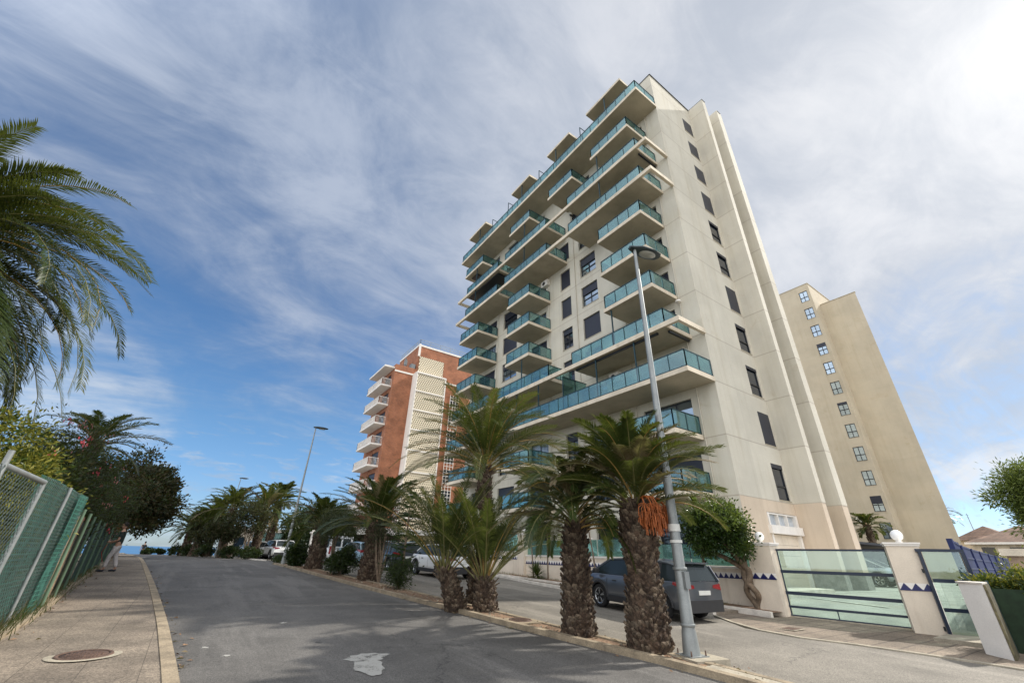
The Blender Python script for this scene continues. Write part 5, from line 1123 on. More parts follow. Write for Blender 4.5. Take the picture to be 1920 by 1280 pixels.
# yuccas against the garden wall
def yucca(x, y, h, label, seed, r_=.42, lean=(0, 0), n=60, tr=.035):
    rr = random.Random(seed); t_ = thing('yucca', label, 'plant', (x, y, gz(y)+.14), 0, 'yuccas along the garden wall')
    if h > .3:
        mb = MB(); mb.tube([(0, 0, 0), (lean[0]*.4, lean[1]*.4, h*.5), (lean[0], lean[1], h)], [tr*1.2, tr, tr*.8], 7); mb.build('trunk', M['bark'], t_)
    mb = MB()
    for k in range(n):
        a = rr.uniform(0, 6.28); e = rr.uniform(-.5, 1.4); l = r_*rr.uniform(.7, 1.2); o = Vector((lean[0], lean[1], max(h, .1))); d = Vector((math.cos(a)*math.cos(e), math.sin(a)*math.cos(e), math.sin(e))); s = Vector((-math.sin(a), math.cos(a), 0))*.024
        m_ = o+d*l*.5; e_ = o+d*l+Vector((0, 0, -.12*l)); mb.add([o-s, o+s, m_+s, m_-s, e_], [(0, 1, 2, 3), (3, 2, 4)], rr.choice((0, 1)))
    mb.build('crown', [M['lf_mid'], M['pf2']], t_); return t_
yucca(15.6, 19.95, 1.95, 'thin yucca beside the globe lamp pillar at the left end of the glass screen', 201, lean=(0, .25))
yucca(15.6, 18.75, 2.2, 'taller thin yucca in front of the dark ground floor opening', 202, r_=.5)
yucca(15.6, 15.3, 2.7, 'tallest yucca with a slanting stem, left of the grey car', 203, r_=.5, lean=(0, .45))
yucca(15.6, 14.5, 1.85, 'yucca standing before the ground floor window, nearest the grey car', 204, r_=.48)
yucca(15.55, 19.6, .15, 'big spiky agave like clump at the foot of the garden wall', 205, r_=.85, n=120)
yucca(15.55, 14.9, .1, 'small spiky clump behind the bonnet of the grey car', 206, r_=.55, n=60)
yucca(15.9, 10.1, 3.3, 'yucca top sticking out over the round tree', 207, r_=.5, tr=.05)
# ---------------------------------------------------------------- cars
def paint(name, col, metal=.5, rough=.28):
    return mat(name, col, rough, .03, 2, metal=metal, coat=.8, spec=.5)
M['tyre'] = mat('tyre rubber', (0.012, 0.012, 0.013), .85, .1, 5)
M['rim'] = mat('alloy rim', (0.45, 0.46, 0.48), .25, .1, 5, metal=.9)
M['clad'] = mat('black plastic cladding', (0.022, 0.022, 0.024), .6, .1, 5)
M['cglass'] = mat('car window glass', (0.02, 0.028, 0.03), .08, .1, 1, spec=.4)
M['tail'] = mat('red lamp lens', (0.22, 0.008, 0.012), .2, .1, 5, coat=.5)
M['plate'] = mat('number plate', (0.62, 0.62, 0.58), .5, .05, 5)
M['chrome'] = mat('chrome', (0.6, 0.6, 0.6), .15, .05, 5, metal=1)
M['hlamp'] = mat('clear lamp lens', (0.5, 0.52, 0.55), .1, .05, 5, metal=.4)
def car(label, x, y, heading, body, kind='suv', clad=True, group=None, z=None, pitch=None, name='parked_car', cat='car', roofm=None, rails=False, plate=None, panel=True):
    """rear axle centre at (x, y); heading is the angle of the nose from +Y towards +X"""
    S = dict(suv=dict(L=4.38, W=.91, wb=2.65, H=1.56, belt=1.03, bon=1.02, ro=.86, R=.345, ws=(3.10, 2.2), rf=(1.95, -.22), rw=(-.60, -.84), sill=.30),
             hatch=dict(L=4.1, W=.88, wb=2.55, H=1.48, belt=.95, bon=.92, ro=.72, R=.31, ws=(3.0, 2.1), rf=(1.9, -.2), rw=(-.35, -.68), sill=.25),
             sedan=dict(L=4.5, W=.89, wb=2.68, H=1.45, belt=.95, bon=.92, ro=.95, R=.32, ws=(3.0, 2.1), rf=(1.8, .3), rw=(.15, -.55), sill=.25),
             van=dict(L=4.15, W=.83, wb=2.6, H=1.82, belt=1.05, bon=1.05, ro=.62, R=.30, ws=(3.1, 2.3), rf=(2.1, -.5), rw=(-.58, -.62), sill=.28))[kind]
    z = gz(y) if z is None else z
    zr = gz(y+1.3*math.cos(heading)+.5) if pitch is None else None
    pt = math.atan(.027) if (pitch is None and y < 26) else (pitch or 0.0)
    t_ = thing(name, label, cat, (x, y, z+.006), 0, group)
    t_.rotation_euler = (Matrix.Rotation(-heading, 3, 'Z') @ Matrix.Rotation(pt, 3, 'X')).to_euler()
    W, R_, wb, belt, ro = S['W'], S['R'], S['wb'], S['belt'], S['ro']; F = S['L']-ro
    xs = sorted(set([round(-ro+k*(S['L'])/64, 4) for k in range(65)]+[0, wb]))
    def top(s):  # shoulder line
        if s > S['ws'][0]: f = (s-S['ws'][0])/(F-S['ws'][0]); return S['bon']-.10*f**1.5-.22*max(0, (f-.80)/.2)**2
        if s < S['rw'][1]+.06: return belt-.03
        return belt-.02+(.02*(1-abs(s-1.2)/2.5))
    def bot(s):
        b = S['sill']+(.10 if s > F-.25 or s < -ro+.25 else 0)
        for c in (0, wb):
            if abs(s-c) < R_+.065: b = max(b, R_+math.sqrt((R_+.065)**2-(s-c)**2)-.0)
        return b
    def wid(s):
        e = max(0, (s-(F-.7))/.7); e2 = max(0, (-ro+.5-s)/.5)
        return W*(1-.20*e**2.2-.10*e2**2.2)
    mb = MB(); prof = []
    for s in xs:
        w = wid(s); zb, zt = bot(s), top(s); mid = zb+(zt-zb)*.45
        if zt-zb < .15: zb = zt-.15
        prof.append([(w-.10, zb), (w-.015, zb+.02), (w, zb+(zt-zb)*.30), (w-.002, zb+(zt-zb)*.55), (w-.02, zt-.12), (w-.045, zt-.05), (w-.10, zt), (w*.55, zt+.025), (0, zt+.035)])
    n = 17; vs = []
    for s, p in zip(xs, prof):
        ring = [(-a, s, b) for a, b in p]+[(a, s, b) for a, b in reversed(p[:-1])]; vs += ring
    fs = [(i*n+k, i*n+k+1, (i+1)*n+k+1, (i+1)*n+k) for i in range(len(xs)-1) for k in range(n-1)]
    mb.add(vs, fs, 0, True); mb.add(vs[:n], [tuple(range(n))]); mb.add(vs[-n:], [tuple(reversed(range(n)))])
    mb.box(-W+.12, W-.12, -ro+.2, F-.2, .22, .5, 1)
    mb.build('body', [body, M['black']], t_)
    # greenhouse
    H = S['H']; st = [(S['ws'][0], belt-.01), (S['ws'][1], H-.07), (S['rf'][0]*.7+S['rf'][1]*.3, H), (S['rf'][0]*.3+S['rf'][1]*.7, H-.01), (S['rf'][1], H-.05), (S['rw'][0], H-.12 if kind != 'sedan' else H-.1), (S['rw'][1], belt)]
    g = []; 
    for s, h in st:
        wbse = wid(s)-.07; wr = wbse-.15*(h-belt)/.55 if kind != 'van' else wbse-.08*(h-belt)/.7
        g.append((s, wbse, wr, h))
    mb = MB(); vs = []
    for s, a, b, h in g: vs += [(-a, s, belt-.02), (-b-.005, s, h-.05), (-b+.10, s, h-.004), (0, s, h+.012), (b-.10, s, h-.004), (b+.005, s, h-.05), (a, s, belt-.02)]
    fs0 = []; 
    roofi = MB()
    for i in range(len(g)-1):
        for k in range(6):
            f = (i*7+k, i*7+k+1, (i+1)*7+k+1, (i+1)*7+k)
            side = k in (0, 5); scr = i == 0 or i == len(g)-2 
            mb.add([vs[j] for j in f], [(0, 1, 2, 3)], 1 if (side or scr) else 0, not side)
    mb.build('cabin', [roofm or body, M['cglass']], t_)
    # pillars and roof edge in body colour
    def pil(i0, i1, w_, sgn, mi=0):
        a, b = g[i0], g[i1]; mb.beam((sgn*(a[1]+.004), a[0], belt-.02), (sgn*(b[2]+.012), b[0], b[3]-.04), w_, .03, mi, up=(sgn, 0, 0))
    for sg in (-1, 1):
        mb = MB(); pil(0, 1, .06, sg); pil(6, 5, .10 if kind != 'van' else .16, sg)
        for i in range(1, 5): a, b = g[i], g[i+1]; mb.beam((sg*(a[2]+.006), a[0], a[3]-.045), (sg*(b[2]+.006), b[0], b[3]-.045), .03, .05, 0, up=(sg, 0, 0))
        for s_, w_ in ((1.15, .09), (.05 if kind != 'van' else .2, .12)):
            q = S['W']-.065; mb.beam((sg*q, s_, belt-.02), (sg*(q-.15), s_-.04, H-.06), w_, .03, 1, up=(sg, 0, 0))
        if rails: mb.beam((sg*(S['W']-.24), S['rf'][0]-.2, H+.03), (sg*(S['W']-.24), S['rf'][1]+.1, H+.03), .035, .03, 2)
        mb.build('pillar', [body, M['clad'], M['chrome']], t_)
    if clad:
        mb = MB()
        for sg in (-1, 1):
            mb.box(min(sg*(W-.03), sg*(W+.012)), max(sg*(W-.03), sg*(W+.012)), R_+.08, wb-R_-.08, S['sill']-.04, S['sill']+.10)
            for c in (0, wb):
                vs = []; 
                for k in range(15):
                    a = math.pi*k/14; 
                    for rr_ in (R_+.035, R_+.11): 
                        for dx in (-.02, .014): vs.append((sg*(W+dx), c+rr_*math.cos(a), R_+rr_*math.sin(a)))
                mb.add(vs, [f for k in range(14) for f in ((4*k, 4*k+1, 4*k+5, 4*k+4), (4*k+1, 4*k+3, 4*k+7, 4*k+5), (4*k+3, 4*k+2, 4*k+6, 4*k+7))], 0, True)
        mb.box(-W*.86, W*.86, -ro-.035, -ro+.25, .26, .56); mb.box(-W*.76, W*.76, F-.3, F+.015, .26, .50); mb.build('cladding', M['clad'], t_)
    else:
        mb = MB(); mb.box(-W*.9, W*.9, -ro-.05, -ro+.12, .34, .58); mb.box(-W*.78, W*.78, F-.2, F+.02, .32, .55); mb.build('bumper', body if kind != 'van' else mat('grey white bumper', (.5, .5, .5), .5), t_)
    for sg in (-1, 1):
        for c in (0, wb):
            w_ = MB(); pf = [(R_*.68, .085), (R_*.93, .10), (R_, .07), (R_, -.07), (R_*.93, -.10), (R_*.68, -.085)]; vs = []
            for r_, d in pf:
                for k in range(28): a = 2*math.pi*k/28; vs.append((sg*(W-.115)+d, c+r_*math.cos(a), R_+r_*math.sin(a)))
            w_.add(vs, [(i*28+k, i*28+(k+1) % 28, (i+1)*28+(k+1) % 28, (i+1)*28+k) for i in range(5) for k in range(28)], 0, True)
            wo = w_.build('wheel', M['tyre'], t_)
            r_ = MB(); xo = sg*(W-.035); xi = sg*(W-.09)
            r_.add([(xi, c+R_*.68*math.cos(2*math.pi*k/28), R_+R_*.68*math.sin(2*math.pi*k/28)) for k in range(28)], [tuple(range(28))], 1)
            vs = [(xx, c+q*R_*math.cos(2*math.pi*k/28), R_+q*R_*math.sin(2*math.pi*k/28)) for q, xx in ((.70, xo), (.62, xo), (.62, xi)) for k in range(28)]
            r_.add(vs, [(i*28+k, i*28+(k+1) % 28, (i+1)*28+(k+1) % 28, (i+1)*28+k) for i in range(2) for k in range(28)], 0, True)
            for k in range(5):
                for o_ in (-.13, .13):
                    a = 2*math.pi*k/5+.3; r_.beam((xo-sg*.01, c+.05*math.cos(a), R_+.05*math.sin(a)), (xo-sg*.005, c+R_*.66*math.cos(a+o_), R_+R_*.66*math.sin(a+o_)), .028, .025, 0, up=(1, 0, 0))
            r_.build('rim', [M['rim'], M['black']], wo)
        l = MB(); yy = -ro
        if kind == 'van': l.box(min(sg*(W-.14), sg*(W-.03)), max(sg*(W-.14), sg*(W-.03)), yy-.02, yy+.05, .62, 1.12)
        else:
            a0 = wid(yy); l.add([(sg*(a0-.40), yy-.012, .86), (sg*(a0-.02), yy-.015, .80), (sg*(W+.006), yy+.36, .93), (sg*(W-.002), yy+.34, 1.0), (sg*(a0-.03), yy+.0, .97), (sg*(a0-.38), yy-.008, .93), (sg*(a0-.3), yy+.1, .9)], [(0, 1, 4, 5), (1, 2, 3, 4)] if sg < 0 else [(5, 4, 1, 0), (4, 3, 2, 1)])
        l.build('tail_light', M['tail'], t_)
        h_ = MB(); h_.box(min(sg*(W*.45), sg*(W*.80)), max(sg*(W*.45), sg*(W*.80)), F-.10, F-.02, .66, .78); h_.build('headlight', M['hlamp'], t_)
        m1 = MB(); my = S['ws'][0]-.45; m1.box(min(sg*(W-.02), sg*(W+.17)), max(sg*(W-.02), sg*(W+.17)), my-.05, my+.07, belt+.0, belt+.13); m1.build('wing_mirror', M['clad'] if clad else body, t_)
        d = MB()
        for yy2 in (.30, 1.22, 2.22): d.box(min(sg*(W-.004), sg*(W+.0035)), max(sg*(W-.004), sg*(W+.0035)), yy2, yy2+.008, S['sill']+.14, belt-.13)
        for yy2 in (.95, 1.9): d.box(min(sg*(W-.01), sg*(W+.018)), max(sg*(W-.01), sg*(W+.018)), yy2-.11, yy2+.06, belt-.20, belt-.17)
        d.build('door_seam', M['clad'], t_)
    p = MB(); zz = .74 if kind != 'van' else .66; p.box(-.26, .26, -ro-.03, -ro-.012, zz-.055, zz+.055); p.build('number_plate', M['plate'], t_)
    if plate:
        cu = bpy.data.curves.new('plate_text', 'FONT'); cu.body = plate; cu.size = .095; cu.align_x = 'CENTER'; cu.align_y = 'CENTER'; o = bpy.data.objects.new('plate_text', cu); COL.objects.link(o); o.parent = t_; o.location = (0, -ro-.031, zz); o.rotation_euler = (R(90), 0, 0); cu.materials.append(M['black'])
    w = MB()
    if kind == 'van':
        for sg in (-1, 1): w.box(min(sg*.06, sg*(W-.16)), max(sg*.06, sg*(W-.16)), -ro-.012, -ro+.05, 1.10, 1.62)
        w.build('rear_window', M['cglass'], t_)
        b_ = MB(); b_.box(-W+.05, W-.05, -ro+.0, -ro+.3, .9, 1.76); b_.build('rear_door', body, t_)
        s_ = MB(); s_.lathe((0, 0, 0), [(.001, 0), (.12, 0)], 20); o = s_.build('sticker', M['plate'], t_); o.location = (W-.36, -ro-.035, .92); o.rotation_euler = (R(90), 0, 0)
    else:
        w.box(-W*.68, W*.68, S['rw'][0]-.10, S['rw'][0]+.12, H-.09, H-.05); w.build('spoiler', body, t_)
    a_ = MB(); a_.tube([(0, S['rf'][1]+.05, H-.02), (0, S['rf'][1]-.12, H+.09)], .015, 5); a_.build('aerial', M['clad'], t_)
    return t_
GC = 'cars parked along the service road'
gp = paint('grey metallic paint', (0.135, 0.150, 0.175), .65)
wp_ = paint('white paint', (0.78, 0.78, 0.77), 0.0)
c1 = car('dark grey crossover parked between the stout palms and the cream wall', 12.10, 8.62, R(4), gp, 'suv', True, GC, rails=False); c1.scale = (.93, .95, .95)
car('white crossover with black wheel arch trim parked behind the young palms', 11.78, 21.8, R(-3), wp_, 'suv', True, GC)
car('dark blue grey sport utility car behind the thin conifer, ahead of the white crossover', 11.0, 26.9, R(-4), paint('dark slate paint', (0.045, 0.055, 0.065), .6), 'suv', True, GC, rails=True)
car('pale blue hatchback half hidden behind the stocky dark palm', 10.3, 31.5, R(-4), paint('pale blue paint', (0.32, 0.46, 0.54), .4), 'hatch', False, GC)
car('white panel van with two rear windows and a round sticker', 9.15, 34.7, R(-5), paint('van white paint', (0.66, 0.66, 0.65), 0), 'van', False, GC, name='parked_van', cat='van')
car('white hatchback, right one of the two far white cars', 7.15, 45.2, R(-6), wp_, 'suv', True, GC)
car('white saloon, left one of the two far white cars', 5.75, 48.5, R(-8), wp_, 'sedan', False, GC)
car('silver estate car parked under the carport behind the gates', 35.0, 13.1, R(180), paint('silver paint', (0.36, 0.39, 0.42), .7), 'suv', True, None, z=-1.13, pitch=0)
# ---------------------------------------------------------------- street lamps
def lamp(x, y, h, label, r0=.105, az=0.0, plinth=False, z=None, tilt=0, arm=.0):
    z = gz(y)+.07 if z is None else z
    t_ = thing('street_lamp', label, 'street lamp', (x, y, z), az, 'tall street lamps')
    mb = MB()
    mb.tube([(0, 0, .0), (0, 0, .35), (0, 0, .42), (0, 0, h*.5), (0, 0, h)], [r0*1.30, r0*1.08, r0*.95, r0*.62, r0*.36], 16); mb.build('pole', M['galv'], t_)
    # flat cobra head
    mb = MB(); st = [(-.16, .07, .07), (0, .13, .12), (.14, .20, .14), (.52, .22, .13), (.78, .15, .08), (.84, .05, .04)]; vs = []; n = 12
    for s, w, hh in st:
        for k in range(n): a = 2*math.pi*k/n; vs.append((s, w*math.cos(a), h+.03+hh*.5*math.sin(a)*(1.4 if math.sin(a) > 0 else .6)))
    mb.add(vs, [(i*n+k, i*n+(k+1) % n, (i+1)*n+(k+1) % n, (i+1)*n+k) for i in range(5) for k in range(n)], 0, True); mb.add(vs[:n], [tuple(range(n))]); mb.add(vs[-n:], [tuple(reversed(range(n)))])
    ho = mb.build('lamp_head', mat('dark teal lamp housing', (0.02, 0.035, 0.04), .4) if 'dark teal lamp housing' not in bpy.data.materials else bpy.data.materials['dark teal lamp housing'], t_)
    mb = MB(); mb.add([(.12+.3+.26*math.cos(2*math.pi*k/20), .15*math.sin(2*math.pi*k/20), h-.012) for k in range(20)]+[(.12+.3+.2*math.cos(2*math.pi*k/20), .115*math.sin(2*math.pi*k/20), h-.05) for k in range(20)], [(k, (k+1) % 20, 20+(k+1) % 20, 20+k) for k in range(20)]+[tuple(range(20, 40))], 0, True); mb.build('lens', mat('lamp lens', (.35, .36, .33), .15, spec=.8) if 'lamp lens' not in bpy.data.materials else bpy.data.materials['lamp lens'], ho)
    if plinth:
        mb = MB(); mb.box(-.30, .42, -.42, .32, -.14, .02); mb.build('plinth', M['concrete'], t_)
        mb = MB(); mb.box(-.20, .20, -.20, .20, .0205, .035); mb.build('base_plate', M['galv'], t_)
        for a, b in ((-.16, -.16), (.16, -.16), (.16, .16), (-.16, .16)):
            mb = MB(); mb.tube([(a, b, .035), (a, b, .11)], [.014, .010], 8); mb.build('anchor_bolt', M['iron'], t_)
        mb = MB(); mb.box(-.055, .055, -r0-.045, -r0+.02, 1.02, 1.30); mb.build('service_hatch', M['galv'], t_)
        mb = MB()
        for zz in (1.32, .44): mb.lathe((0, 0, zz), [(r0*1.06, 0), (r0*1.12, .01), (r0*1.12, .04), (r0*1.06, .05)], 16)
        mb.build('clamp', M['galv'], t_)
        mb = MB(); mb.lathe((0, 0, 1.98), [(r0*.98, 0), (r0*.965, .13)], 16); mb.lathe((0, 0, 1.78), [(r0*.99, 0), (r0*.98, .05)], 16); mb.build('torn_sticker', M['plate'], t_)
    return t_
lamp(7.74, 5.43, 8.95, 'nearest street lamp, a tall galvanised pole on a concrete plinth beside the stoutest palm', .115, R(-12), True)
lamp(5.35, 32.2, 8.6, 'street lamp standing out against the sky left of the brick block', .10, R(-5))
lamp(3.45, 63.7, 8.5, 'distant street lamp above the far palms', .10, R(-5))
lamp(-1.0, 80, 6.4, 'faint small lamp nearest the big bronze tree', .06, R(-5), z=-.9)
# wooden pole leaning among the far palms
lp = thing('grey_pole', 'leaning grey pole among the far low bushes', 'pole', (2.5, 48.6, -.75)); mb = MB(); mb.tube([(0, 0, 0), (.1, 0, 3.3)], [.11, .09], 8); mb.build('shaft', M['galv'], lp)
# ---------------------------------------------------------------- people
M['skin'] = mat('skin', (0.42, 0.24, 0.16), .55, .05, 5)
M['trouser'] = mat('pale grey trousers', (0.46, 0.42, 0.40), .9, .15, 6, .1, 40)
M['shirt'] = mat('dark green top', (0.018, 0.028, 0.022), .9, .2, 6)
M['hair'] = mat('dark hair', (0.015, 0.011, 0.008), .8, .2, 6)
M['shoe'] = mat('dark trainers', (0.015, 0.018, 0.03), .6, .1, 6)
def skin_mesh(name, verts, edges, radii, m_, parent, sub=2, root=0):
    me = bpy.data.meshes.new(name); me.from_pydata(verts, edges, []); o = bpy.data.objects.new(name, me); COL.objects.link(o)
    o.modifiers.new('skin', 'SKIN'); sk = me.skin_vertices[0] if me.skin_vertices else None
    if sk is None:
        bmq = bmesh.new(); bmq.from_mesh(me); bmq.verts.layers.skin.verify(); bmq.to_mesh(me); bmq.free(); sk = me.skin_vertices[0]
    for i, r_ in enumerate(radii): sk.data[i].radius = r_ if isinstance(r_, tuple) else (r_, r_)
    for d in sk.data: d.use_root = False
    sk.data[root].use_root = True
    s = o.modifiers.new('sub', 'SUBSURF'); s.levels = sub; s.render_levels = sub
    dg = bpy.context.evaluated_depsgraph_get(); dg.update(); ev = o.evaluated_get(dg); nm = bpy.data.meshes.new_from_object(ev)
    nm.materials.clear(); nm.materials.append(m_)
    for p in nm.polygons: p.use_smooth = True
    bpy.data.objects.remove(o); q = bpy.data.objects.new(name, nm); COL.objects.link(q); q.parent = parent
    return q
def hand(parent, w, dirn, palm_n, curl=.5, s=1.0):
    """palm with five separate bent fingers, one mesh"""
    w = Vector(w); d = Vector(dirn).normalized(); n = Vector(palm_n); n = (n-d*n.dot(d)).normalized(); sd_ = d.cross(n); v = [w, w+d*.045*s, w+d*.085*s]; e = [(0, 1), (1, 2)]; r_ = [.024*s, (.038*s, .016*s), (.038*s, .014*s)]
    for i, (off, L) in enumerate(((-.030, .070), (-.010, .080), (.010, .075), (.030, .058))):
        b = len(v); p = w+d*.088*s+sd_*off*s; v.append(p); e.append((2, b)); r_.append(.010*s); c = 0
        for k in range(3): c += curl*.6; p = p+(d*math.cos(c)+n*math.sin(c))*L*s/3; v.append(p); e.append((b+k, b+k+1)); r_.append((.0092-.001*k)*s)
    b = len(v); p = w+d*.035*s-sd_*.036*s; v.append(p); e.append((1, b)); r_.append(.012*s)
    for k in range(2): p = p+(d*.7-sd_*.5+n*.5).normalized()*.030*s; v.append(p); e.append((b+k, b+k+1)); r_.append((.011-.001*k)*s)
    return v, e, r_
def person(label, x, y, rz, z=None, walk=False, cloth=None):
    z = gz(y)+.10 if z is None else z; t_ = thing('person', label, 'person', (x, y, z), rz)
    top_m, leg_m = cloth or (M['shirt'], M['trouser'])
    # body: one skinned surface; faces +X locally. feet apart, forearms raised in front
    V = [(0, 0, .93), (-.01, 0, 1.10), (0, 0, 1.28), (-.01, 0, 1.42), (.01, 0, 1.50), (.03, 0, 1.57)]; E = [(0, 1), (1, 2), (2, 3), (3, 4), (4, 5)]; Rr = [(.15, .11), (.135, .10), (.155, .11), (.12, .075), .052, .05]
    for s in (-1, 1):
        f = .16*s if walk or True else 0
        b = len(V); V += [(.0, .10*s, .88), (.04+f*.5, .11*s, .50), (f-.02, .12*s, .09), (f+.10, .13*s, .035)]; E += [(0, b), (b, b+1), (b+1, b+2), (b+2, b+3)]; Rr += [.085, .056, .042, (.035, .03)]
        b = len(V)
        if walk: V += [(0, .19*s, 1.38), (-.02-.08*s, .23*s, 1.12), (.04-.16*s, .24*s, .90)]
        else: V += [(0, .19*s, 1.38), (.0, .24*s, 1.12), (.24, .16*s, 1.04)]
        E += [(3, b), (b, b+1), (b+1, b+2)]; Rr += [.052, .040, .028]
        hv, he, hr = hand(None, V[b+2], (.9, -.2*s, .1) if not walk else (0, 0, -1), (0, -s, -.3) if not walk else (0, -s, 0), .6)
        o = len(V); V += [tuple(q) for q in hv[1:]]; Rr += hr[1:]
        E += [((b+2 if a == 0 else o+a-1), o+c-1) for a, c in he]
    skin_mesh('body', V, E, Rr, M['skin'], t_, 2)
    # clothing shells
    V2 = [V[0], V[1], V[2], V[3]]; E2 = [(0, 1), (1, 2), (2, 3)]; R2 = [(.165, .125), (.15, .115), (.17, .125), (.125, .085)]
    for s in (-1, 1): b = len(V2); V2 += [(0, .19*s, 1.38), (-.0, .225*s, 1.20)]; E2 += [(3, b), (b, b+1)]; R2 += [.064, .060]
    skin_mesh('shirt', V2, E2, R2, top_m, t_, 2)
    V3 = [(0, 0, .96), (0, 0, .90)]; E3 = [(0, 1)]; R3 = [(.165, .13), (.16, .13)]
    for s in (-1, 1): f = .16*s; b = len(V3); V3 += [(.0, .10*s, .82), (.04+f*.5, .11*s, .50), (f-.02, .12*s, .14)]; E3 += [(1, b), (b, b+1), (b+1, b+2)]; R3 += [.105, .082, .070]
    skin_mesh('trousers', V3, E3, R3, leg_m, t_, 2)
    for s in (-1, 1):
        f = .16*s; skin_mesh('shoe', [(f-.06, .12*s, .05), (f+.06, .125*s, .045), (f+.19, .13*s, .035)], [(0, 1), (1, 2)], [(.045, .05), (.048, .045), (.045, .032)], M['shoe'], t_, 2)
    # head with face
    mb = MB(); n = 16; prof = [(-.125, .001), (-.12, .035), (-.10, .055), (-.06, .068), (-.01, .076), (.04, .080), (.08, .073), (.11, .05), (.125, .001)]; vs = []
    for zz, r_ in prof:
        for k in range(n):
            a = 2*math.pi*k/n; ca = math.cos(a); xx = r_*1.18*ca; 
            if ca > .9 and -.04 < zz < .01: xx += .022
            if ca > .7 and .01 < zz < .05: xx -= .006
            vs.append((.03+xx, r_*.95*math.sin(a), 1.66+zz))
    mb.add(vs, [(i*n+k, i*n+(k+1) % n, (i+1)*n+(k+1) % n, (i+1)*n+k) for i in range(len(prof)-1) for k in range(n)], 0, True)
    for s in (-1, 1): mb.box(.015, .045, s*.078-.008, s*.078+.008, 1.635, 1.69)
    ho = mb.build('head', M['skin'], t_)
    mb = MB()
    for s in (-1, 1): mb.box(.104, .114, s*.03-.012, s*.03+.012, 1.673, 1.683)
    mb.box(.112, .118, -.022, .022, 1.602, 1.608); mb.build('face_features', M['hair'], ho)
    mb = MB(); vs = []
    for zz, r_ in ((-.02, .083), (.03, .090), (.08, .083), (.12, .058), (.142, .001)):
        for k in range(n): a = 2*math.pi*k/n; vs.append((.018+r_*1.2*math.cos(a)-(.03 if math.cos(a) > .3 and zz < .07 else 0), r_*math.sin(a), 1.665+zz))
    mb.add(vs, [(i*n+k, i*n+(k+1) % n, (i+1)*n+(k+1) % n, (i+1)*n+k) for i in range(4) for k in range(n)], 0, True); mb.build('hair', M['hair'], t_)
    return t_
person('person in pale trousers and a dark top standing on the left pavement facing the fence', -2.18, 24.6, R(172))
ls = MB(); ls.tube([(-2.50, 24.35, .02), (-2.58, 24.4, -.25), (-2.45, 24.5, -.6)], .012, 5); tag(ls.build('red_leash', mat('red strap', (.35, .04, .03), .7)), 'thin red strap held in the hands of the standing person', 'strap')
person('tiny distant walker in black near the sea horizon', -3.75, 69, R(80), z=-1.30, walk=True, cloth=(M['black'], M['black']))
# ---------------------------------------------------------------- litter, dry leaves, stones
rr = random.Random(77)
mb = MB()
for i in range(420):
    if i < 200: y = rr.uniform(4, 24); x = interp(ML, y)+rr.uniform(.14, .8); zz = gz(y)+.07+rr.uniform(0, .03)
    elif i < 300: y = rr.uniform(6, 26); x = interp(LK, y)+abs(rr.gauss(0, .12))+.01; zz = gz(y)+.012
    elif i < 360: y = rr.uniform(5, 24); x = interp(ML, y)-abs(rr.gauss(0, .15)); zz = gz(y)+.012
    else: y = rr.uniform(7, 26); x = interp(FE, y)+abs(rr.gauss(0, .12))+.16; zz = gz(y)+.11
    a = rr.uniform(0, 6.28); l = rr.uniform(.02, .07); w = l*rr.uniform(.25, .5); c, s = math.cos(a), math.sin(a)
    mb.add([(x-c*l, y-s*l, zz), (x+s*w, y-c*w, zz+rr.uniform(0, .03)), (x+c*l, y+s*l, zz+rr.uniform(0, .02)), (x-s*w, y+c*w, zz+.004)], [(0, 1, 2, 3)], rr.choice((0, 0, 1)))
o = mb.build('dry_leaves', [mat('dry leaf litter', (0.17, 0.10, 0.055), .9, .4, 9), M['pf3']], None, 'dry leaves scattered along the kerbs and the median', kind='stuff', category='leaf litter')
mb = MB()
for i in range(150):
    y = rr.uniform(3.5, 20); x = rr.uniform(interp(ML, y)+.15, interp(MR, y)-.13); r_ = rr.uniform(.012, .05); zz = gz(y)+.07
    vs = [Vector((x, y, zz))+Vector((rr.gauss(0, 1), rr.gauss(0, 1), rr.gauss(0, .6))).normalized()*r_ for _ in range(7)]; mb.add(vs, [(0, 1, 2), (2, 3, 4), (4, 5, 0), (1, 5, 6), (0, 3, 6), (2, 5, 3), (1, 4, 6)])
mb.build('gravel', M['concrete'], None, 'small loose stones in the soil of the median', kind='stuff', category='gravel')
mb = MB()
for i in range(2600):
    y = rr.uniform(5.5, 26); x = interp(FE, y)+rr.gauss(-.02, .09); zz = gz(y)+.1; a = rr.uniform(0, 6.28); h = rr.uniform(.05, .30)*(1.6 if 8 < y < 13 else .8); w = .006
    mb.add([(x-w, y, zz), (x+w, y, zz), (x+math.cos(a)*h*.5, y+math.sin(a)*h*.5, zz+h)], [(0, 1, 2)], rr.choice((0, 0, 1)))
mb.build('weeds', [M['lf_mid'], M['pf3']], None, 'weeds and dry grass along the foot of the left fence', kind='stuff', category='weeds')
mb = MB()
for i in range(900):
    y = rr.uniform(9, 24); x = rr.uniform(15.5, 16.12); zz = gz(y)+.14; a = rr.uniform(0, 6.28); h = rr.uniform(.03, .16); w = .006
    mb.add([(x-w, y, zz), (x+w, y, zz), (x+math.cos(a)*h*.6, y+math.sin(a)*h*.6, zz+h)], [(0, 1, 2)], rr.choice((0, 1)))
mb.build('weeds', [M['lf_mid'], M['pf3']], None, 'low weeds in the planting strip below the cream wall', kind='stuff', category='weeds')
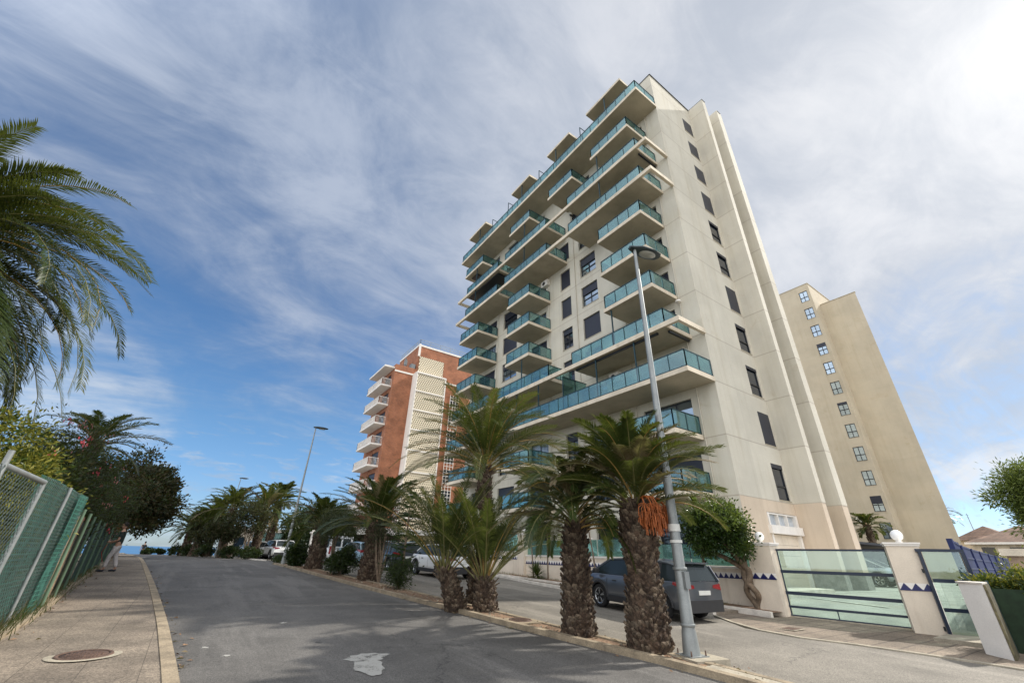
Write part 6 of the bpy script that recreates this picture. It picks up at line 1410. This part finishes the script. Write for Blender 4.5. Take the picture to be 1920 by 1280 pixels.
# chair and table seen through the lowest near balcony
t_ = thing('balcony_chairs', 'dark garden chair on the lowest near balcony behind blue glass', 'chair', (19.6, 13.2, ST(0)))
mb = MB(); mb.box(-.28, .28, -.28, .28, .40, .46); mb.build('seat', M['frame'], t_); mb = MB(); mb.box(.22, .28, -.28, .28, .46, 1.0); mb.build('backrest', M['frame'], t_)
for a, b in ((-.25, -.25), (.25, -.25), (.25, .25), (-.25, .25)): mb = MB(); mb.beam((a, b, 0), (a, b, .4), .04, .04, up=(1, 0, 0)); mb.build('leg', M['frame'], t_)
t_ = thing('folded_parasol', 'folded dark parasol standing on the lowest near balcony', 'parasol', (19.2, 14.3, ST(0)))
mb = MB(); mb.tube([(0, 0, 0), (0, 0, 1.9)], .025, 8); mb.build('pole', M['frame'], t_); mb = MB(); mb.tube([(0, 0, .6), (0, 0, 1.0), (0, 0, 1.85)], [.22, .2, .04], 10); mb.build('canopy', M['frame'], t_)

# garden chairs on balconies
src = t_0 = None
def chair_at(x, y, k, rz, label):
    global src
    if src is None:
        src = thing('garden_chair', label, 'chair', (x, y, ST(k)), rz, 'garden chairs on the balconies')
        mb = MB(); mb.box(-.26, .26, -.26, .26, .40, .45); mb.build('seat', M['white'], src); mb = MB(); mb.box(.20, .25, -.26, .26, .45, .95); mb.build('backrest', M['white'], src)
        for a, b in ((-.23, -.23), (.23, -.23), (.23, .23), (-.23, .23)): mb = MB(); mb.beam((a, b, 0), (a, b, .4), .04, .04, up=(1, 0, 0)); mb.build('leg', M['white'], src)
        return src
    o = copy_tree(src); o.location = (x, y, ST(k)); o.rotation_euler = (0, 0, rz); o['label'] = label; return o
for i, (x, y, k, lab) in enumerate(((19.5, 13.6, 3, 'white chair behind the glass on the long balcony nearest its right end'), (19.4, 15.4, 3, 'white chair on the edge beam balcony, left of the lamp post'), (19.6, 18.2, 3, 'white chair near the left end of the long edge beam balcony'), (19.4, 13.4, 5, 'white chair on the right hand balcony two floors above the edge beam'), (19.5, 14.8, 4, 'white chair on the right hand balcony directly above the edge beam'), (19.4, 25.6, 4, 'white chair on the middle balcony with a thin post below it'), (19.5, 23.4, 3, 'white chair on the middle part of the edge beam floor'), (19.5, 26.6, 3, 'white chair at the left end of the middle edge beam floor'), (19.4, 34.6, 5, 'white chair on the far left balcony, third from its bottom'))):
    chair_at(x, y, k, i*1.3, lab)
